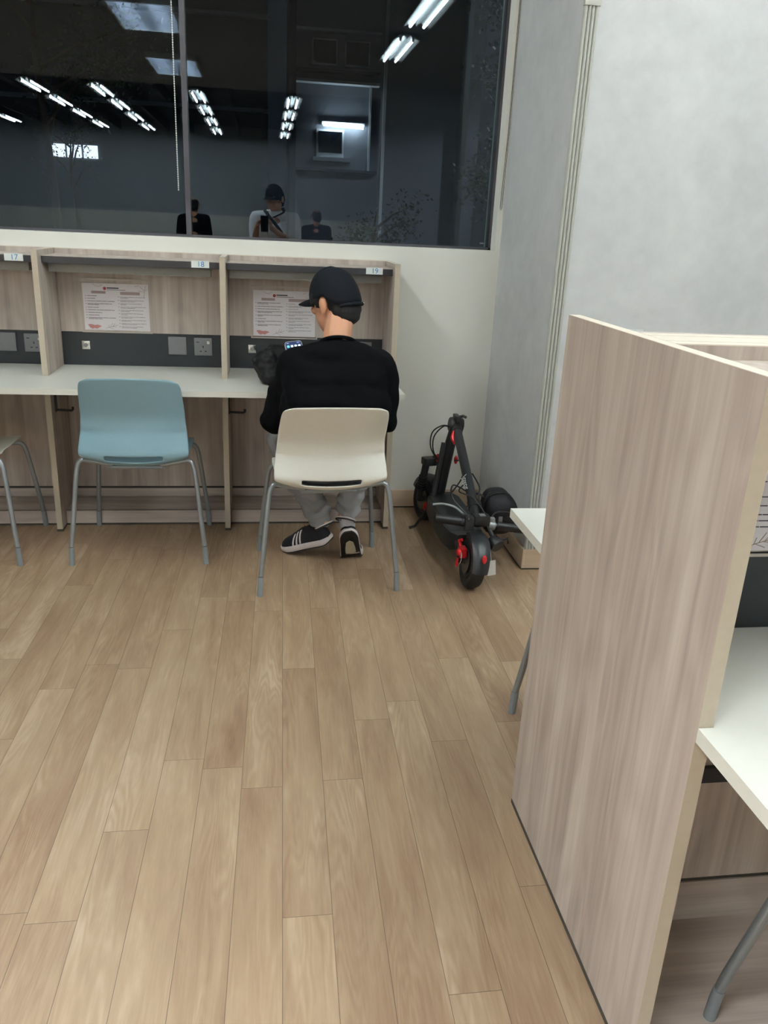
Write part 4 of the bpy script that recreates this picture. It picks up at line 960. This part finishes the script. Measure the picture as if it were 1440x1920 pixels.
# cables
for P in ([J + V((-.02, -.02, -.01)), J + V((-.07, -.02, .0)), J + V((-.115, 0, -.04)), J + V((-.115, .02, -.12)), J + V((-.075, .03, -.19))], [J + V((-.02, -.02, -.02)), J + V((-.06, -.01, -.005)), J + V((-.105, 0, -.06)), J + V((-.10, .02, -.14)), J + V((-.06, .03, -.20))],
          [LX(.03, -.33, .36), LX(.075, -.36, .36), LX(.07, -.38, .28), LX(.03, -.38, .2)], [HB + V((-.04, .01, .03)), HB + V((-.10, .07, .09)), HB + V((-.08, .16, .12)), HB + V((-.01, .20, .08))],
          [HB + V((.04, .01, .03)), HB + V((.0, .10, .08)), HB + V((-.05, .16, .09)), HB + V((-.02, .22, .10))], [HB + V((.03, -.01, .02)), HB + V((.03, .12, .075)), HB + V((.05, .20, .10)), HB + V((.04, .30, .13))]):
    bm = bmesh.new(); tube(bm, smooth_path(P, 6), .0035, 6); obj('brake_cable', bm, 'dark', sc)
bm = bmesh.new(); kx = V((.80, -.37, .105)); tube(bm, [kx, V((.755, -.33, .012)), V((.725, -.34, .007))], [.008, .007, .008], 8); obj('kickstand', bm, 'sblack', sc)
# rear brake
cp = CR + V((-.052, -.005, .050))
bm = bmesh.new(); box(bm, -.016, .016, -.028, .022, -.022, .022, bev=.007, mat=Matrix.Translation(cp)); sphere(bm, cp + V((-.012, -.012, .002)), .018, .020, .018, seg=14); tube(bm, [cp + V((-.005, .01, .02)), cp + V((-.012, .015, .045)), cp + V((-.004, .0, .052))], .007, 8); tube(bm, [cp + V((-.022, -.02, -.02)), cp + V((-.030, -.035, -.055))], .0055, 8)
obj('brake_caliper', bm, 'sred', sc)['label'] = 'red brake caliper'
bm = bmesh.new(); tube(bm, smooth_path([cp + V((-.012, -.035, .01)), cp + V((-.014, -.05, -.02)), cp + V((-.028, -.045, -.055))], 4), .0018, 6); obj('caliper_cable', bm, 'chrome', sc)
# hard carry bag hanging beside the stem, white tag
bc = V((1.028, -.83, .275))
bgt = thing('storage_bag', 'rounded black bag hanging beside the scooter handlebar, against the grey wall', 'bag', tuple(bc))
bm = bmesh.new(); rings = []
n = 28
for k in range(15):
    q = -1 + 2 * k / 14; sc2 = (1 - abs(q) ** 3.2) ** .42 if abs(q) < 1 else .12
    sc2 = max(sc2, .35)
    ring = []
    for j in range(n):
        t_ = 2 * math.pi * j / n; cx, cz = math.cos(t_), math.sin(t_); p = 3.0; rr = (abs(cx) ** p + abs(cz) ** p) ** (-1 / p)
        x_ = cx * rr * .076 * sc2; z_ = cz * rr * .094 * sc2
        if z_ > .03 and x_ > 0: x_ *= 1 - .35 * (z_ - .03) / .06
        ring.append(bc + V((x_, q * .085, z_ + .010 * q)))
    rings.append(ring)
loft(bm, rings); obj('bag_shell', bm, 'bag', bgt)
for q in (-.4, -.25):
    rr_ = []
    for j in range(29):
        t_ = 2 * math.pi * j / 28; cx, cz = math.cos(t_), math.sin(t_); p = 3.0; rr = (abs(cx) ** p + abs(cz) ** p) ** (-1 / p); x_ = cx * rr * .078; z_ = cz * rr * .096
        if z_ > .03 and x_ > 0: x_ *= 1 - .35 * (z_ - .03) / .06
        rr_.append(bc + V((x_, q * .085, z_ + .010 * q)))
    bm = bmesh.new(); tube(bm, rr_, .003, 6); obj('zip_seam', bm, 'dark', bgt)
bm = bmesh.new(); box(bm, -.009, .009, -.002, .002, -.014, .014, bev=.001, mat=Matrix.Translation(bc + V((-.010, -.084, -.015)))); obj('badge', bm, 'plate', bgt)['label'] = 'small grey badge'
bm = bmesh.new(); tube(bm, smooth_path([bc + V((-.05, .0, .05)), bc + V((-.085, .01, .07)), bc + V((-.125, .02, .075))], 4), .010, 8, flat=.4); obj('hanging_strap', bm, 'bag', bgt)
tg = thing('paper_tag', 'blank white paper tag hanging under the scooter handlebar', 'tag', (.95, -1.04, .13))
tmx = Matrix.Translation((.953, -1.06, .098)) @ Matrix.Rotation(R(-6), 4, 'Y') @ Matrix.Rotation(R(8), 4, 'Z')
bm = bmesh.new(); box(bm, -.019, .019, -.0006, .0006, -.038, .030, mat=tmx); obj('card', bm, 'tag', tg, smooth=False)
bm = bmesh.new(); tube(bm, smooth_path([tmx @ V((0, 0, .026)), V((.945, -1.045, .175)), V((.942, -1.035, .20))], 4), .0012, 5); obj('string', bm, 'tag', tg)

# ------------------------------------------------------------------ blind chains
bm = bmesh.new()
z = 1.565; k = 0
while z < 3.0:
    sphere(bm, V((-.391 + .0006 * math.sin(z * 3) - (z - 1.56) * .003, -.03, z)), .0034, seg=6); z += .0095
tube(bm, [V((-.391, -.03, 1.565)), V((-.395, -.03, 3.0))], .0012, 5)
tag(obj('beaded_chain', bm, 'label', loc=(-.392, -.03, 3.0)), 'white beaded blind chain hanging before the window', 'blind chain')
bm = bmesh.new()
tube(bm, [V((1.166 - .010, -.012, 3.0)), V((1.154, -.012, 1.9)), V((1.146, -.012, 1.56)), V((1.150, -.012, 1.548)), V((1.154, -.012, 1.56)), V((1.158, -.014, 1.9)), V((1.160, -.014, 3.0))], .0016, 5)
tag(obj('looped_cord', bm, 'groove', loc=(1.155, -.012, 3.0)), 'thin looped blind cord hanging right of the window', 'blind cord')

# ------------------------------------------------------------------ outside at night
M['fac'] = plain('night_facade', sr(120, 124, 134), .9, scale=.6, vary=.06); M['fac2'] = plain('dark_facade', sr(92, 96, 104), .9, scale=.4, vary=.08); M['asph'] = plain('asphalt', sr(60, 60, 62), .95, scale=8)
M['sill'] = plain('pale_render_trim', sr(190, 195, 200), .8); M['dglass'] = plain('dark_window_pane', sr(16, 22, 30), .1); M['otube'] = emis('outdoor_tube', (.80, .95, 1, 1), 26.0)
M['leaf'] = plain('night_leaves', sr(74, 92, 70), .7, vary=.3, scale=30); M['bark'] = plain('bark', sr(80, 70, 60), .9); M['lwin'] = emis('lit_far_window', (.85, .9, 1, 1), 1.1)
bm = bmesh.new(); box(bm, -14, 14, .3, 20, -.12, -.02); struct('ground', bm, 'asph', smooth=False)
b1 = thing('apartment_building', 'dim building across the lane with a lit tube light, seen through the right pane', 'building', (1.5, 15, 0))
boxo('wall', 'fac', b1, .63, 4.0, 14, 16, -.02, 9, smooth=False)
boxo('wall_bay', 'fac2', b1, 4.0, 4.25, 13.2, 16, -.02, 9, smooth=False); boxo('wall_bay', 'fac2', b1, .50, .63, 13.7, 16, -.02, 9, smooth=False)
wf = boxo('window_frame', 'sill', b1, 1.06, 1.62, 13.95, 14.0, 2.70, 3.24, smooth=False); boxo('pane', 'dglass', wf, 1.10, 1.58, 13.93, 13.952, 2.80, 3.20, smooth=False)
boxo('window_sill', 'sill', b1, 1.0, 1.75, 13.8, 14.0, 2.64, 2.71, smooth=False)
boxo('drain_pipe', 'sill', b1, 2.12, 2.16, 13.93, 14.0, 2.5, 4.1, smooth=False); boxo('drain_pipe', 'sill', b1, 2.40, 2.46, 13.93, 14.0, 1.2, 7, smooth=False)
for z in (2.44, 4.06, 4.25, 4.95): boxo('ledge', 'sill' if z in (4.06, 4.95) else 'fac2', b1, .63, 2.3, 13.75, 14.0, z, z + .05, smooth=False)
for x in (.95, 1.6):
    wf = boxo('window_frame', 'sill', b1, x, x + .5, 13.96, 14.0, 4.4, 4.86, smooth=False); boxo('pane', 'dglass', wf, x + .03, x + .47, 13.94, 13.962, 4.43, 4.83, smooth=False)
ol = thing('wall_light', 'glowing tube light on the building wall outside', 'light', (1.6, 13.9, 3.3)); bm = bmesh.new(); tube(bm, [V((1.19, 13.86, 3.31)), V((2.0, 13.86, 3.29))], .022, 10); obj('lamp_tube', bm, 'otube', ol); boxo('lamp_base', 'sill', ol, 1.16, 2.03, 13.9, 13.95, 3.32, 3.38, smooth=False)
b2 = thing('apartment_building', 'far dark building with a strip of lit windows at the left', 'building', (-6, 18, 0))
boxo('wall', 'fac2', b2, -9.5, .1, 18, 19.5, -.02, 8, smooth=False)
for k in range(3): boxo('window_pane', 'lwin', b2, -5.08 + k * .38, -4.75 + k * .38, 17.97, 18.0, 2.66, 2.95, smooth=False)
boxo('ledge', 'sill', b2, -9.5, .1, 17.8, 18.0, 3.9, 3.98, smooth=False); boxo('ledge', 'sill', b2, -9.5, .1, 17.8, 18.0, 5.9, 5.98, smooth=False)
def tree(x, y, h, spread, n, seed, label, low=.35):
    rnd = random.Random(seed); t = thing('garden_tree', label, 'tree', (x, y, -.02))
    bm = bmesh.new(); tube(bm, smooth_path([(x, y, -.02), (x + .05, y, h * .3), (x - .04, y, h * .6), (x, y, h * .85)], 5), [.07 * (1 - k / 18) for k in range(16)], 8)
    br = []
    for k in range(9):
        z = h * (low + .06 * k); a = rnd.uniform(0, 6.28); e = V((x + math.cos(a) * spread * .8, y + math.sin(a) * spread * .6, z + h * rnd.uniform(.05, .2))); tube(bm, [V((x, y, z)), (V((x, y, z)) + e) / 2 + V((0, 0, .05)), e], [.025, .018, .006], 6); br.append(e)
    obj('trunk', bm, 'bark', t)
    bm = bmesh.new()
    for k in range(n):
        e = rnd.choice(br); c_ = e + V((rnd.gauss(0, spread * .22), rnd.gauss(0, spread * .2), rnd.gauss(0, spread * .2))); a = V((rnd.uniform(-1, 1), rnd.uniform(-1, 1), rnd.uniform(-1, .4))).normalized(); b = a.cross(V((rnd.uniform(-1, 1), rnd.uniform(-1, 1), rnd.uniform(-1, 1)))).normalized(); L = rnd.uniform(.05, .09)
        vs = [bm.verts.new(p) for p in (c_, c_ + a * L * .5 + b * L * .28, c_ + a * L, c_ + a * L * .5 - b * L * .28)]; bm.faces.new(vs)
    obj('foliage', bm, 'leaf', t, smooth=False)
tree(2.75, 5.6, 3.4, .55, 1500, 3, 'leafy tree outside near the right edge of the window', .40)
tree(-2.6, 7.0, 5.2, 1.1, 3000, 8, 'leafy tree outside behind the upper left pane', .40)
tree(-4.25, 16.3, 3.5, .65, 1000, 21, 'small tree outside in front of the lit windows at the left', .55)
tree(1.9, 10.5, 1.9, .7, 1200, 11, 'low leafy shrub outside before the lit building', .25)
# unseen street lamp, added to light the trees and lane faintly
slp = thing('added_street_lamp', 'added street lamp in the lane, outside the view', 'street lamp', (6.5, 8, -.02)); bm = bmesh.new(); tube(bm, [V((6.5, 8, -.02)), V((6.5, 8, 5.2)), V((6.1, 8, 5.4))], .05, 8); obj('pole', bm, 'fac2', slp); boxo('lamp_head', 'sill', slp, 5.7, 6.15, 7.9, 8.1, 5.36, 5.44)
ld = bpy.data.lights.new('added_street_glow', 'SPOT'); ld.energy = 260; ld.spot_size = R(150); ld.color = (.8, .9, 1); ld.shadow_soft_size = .12
lo_ = bpy.data.objects.new('added_street_glow', ld); COL.objects.link(lo_); lo_.parent = slp; lo_.location = (-.6, 0, 5.3)
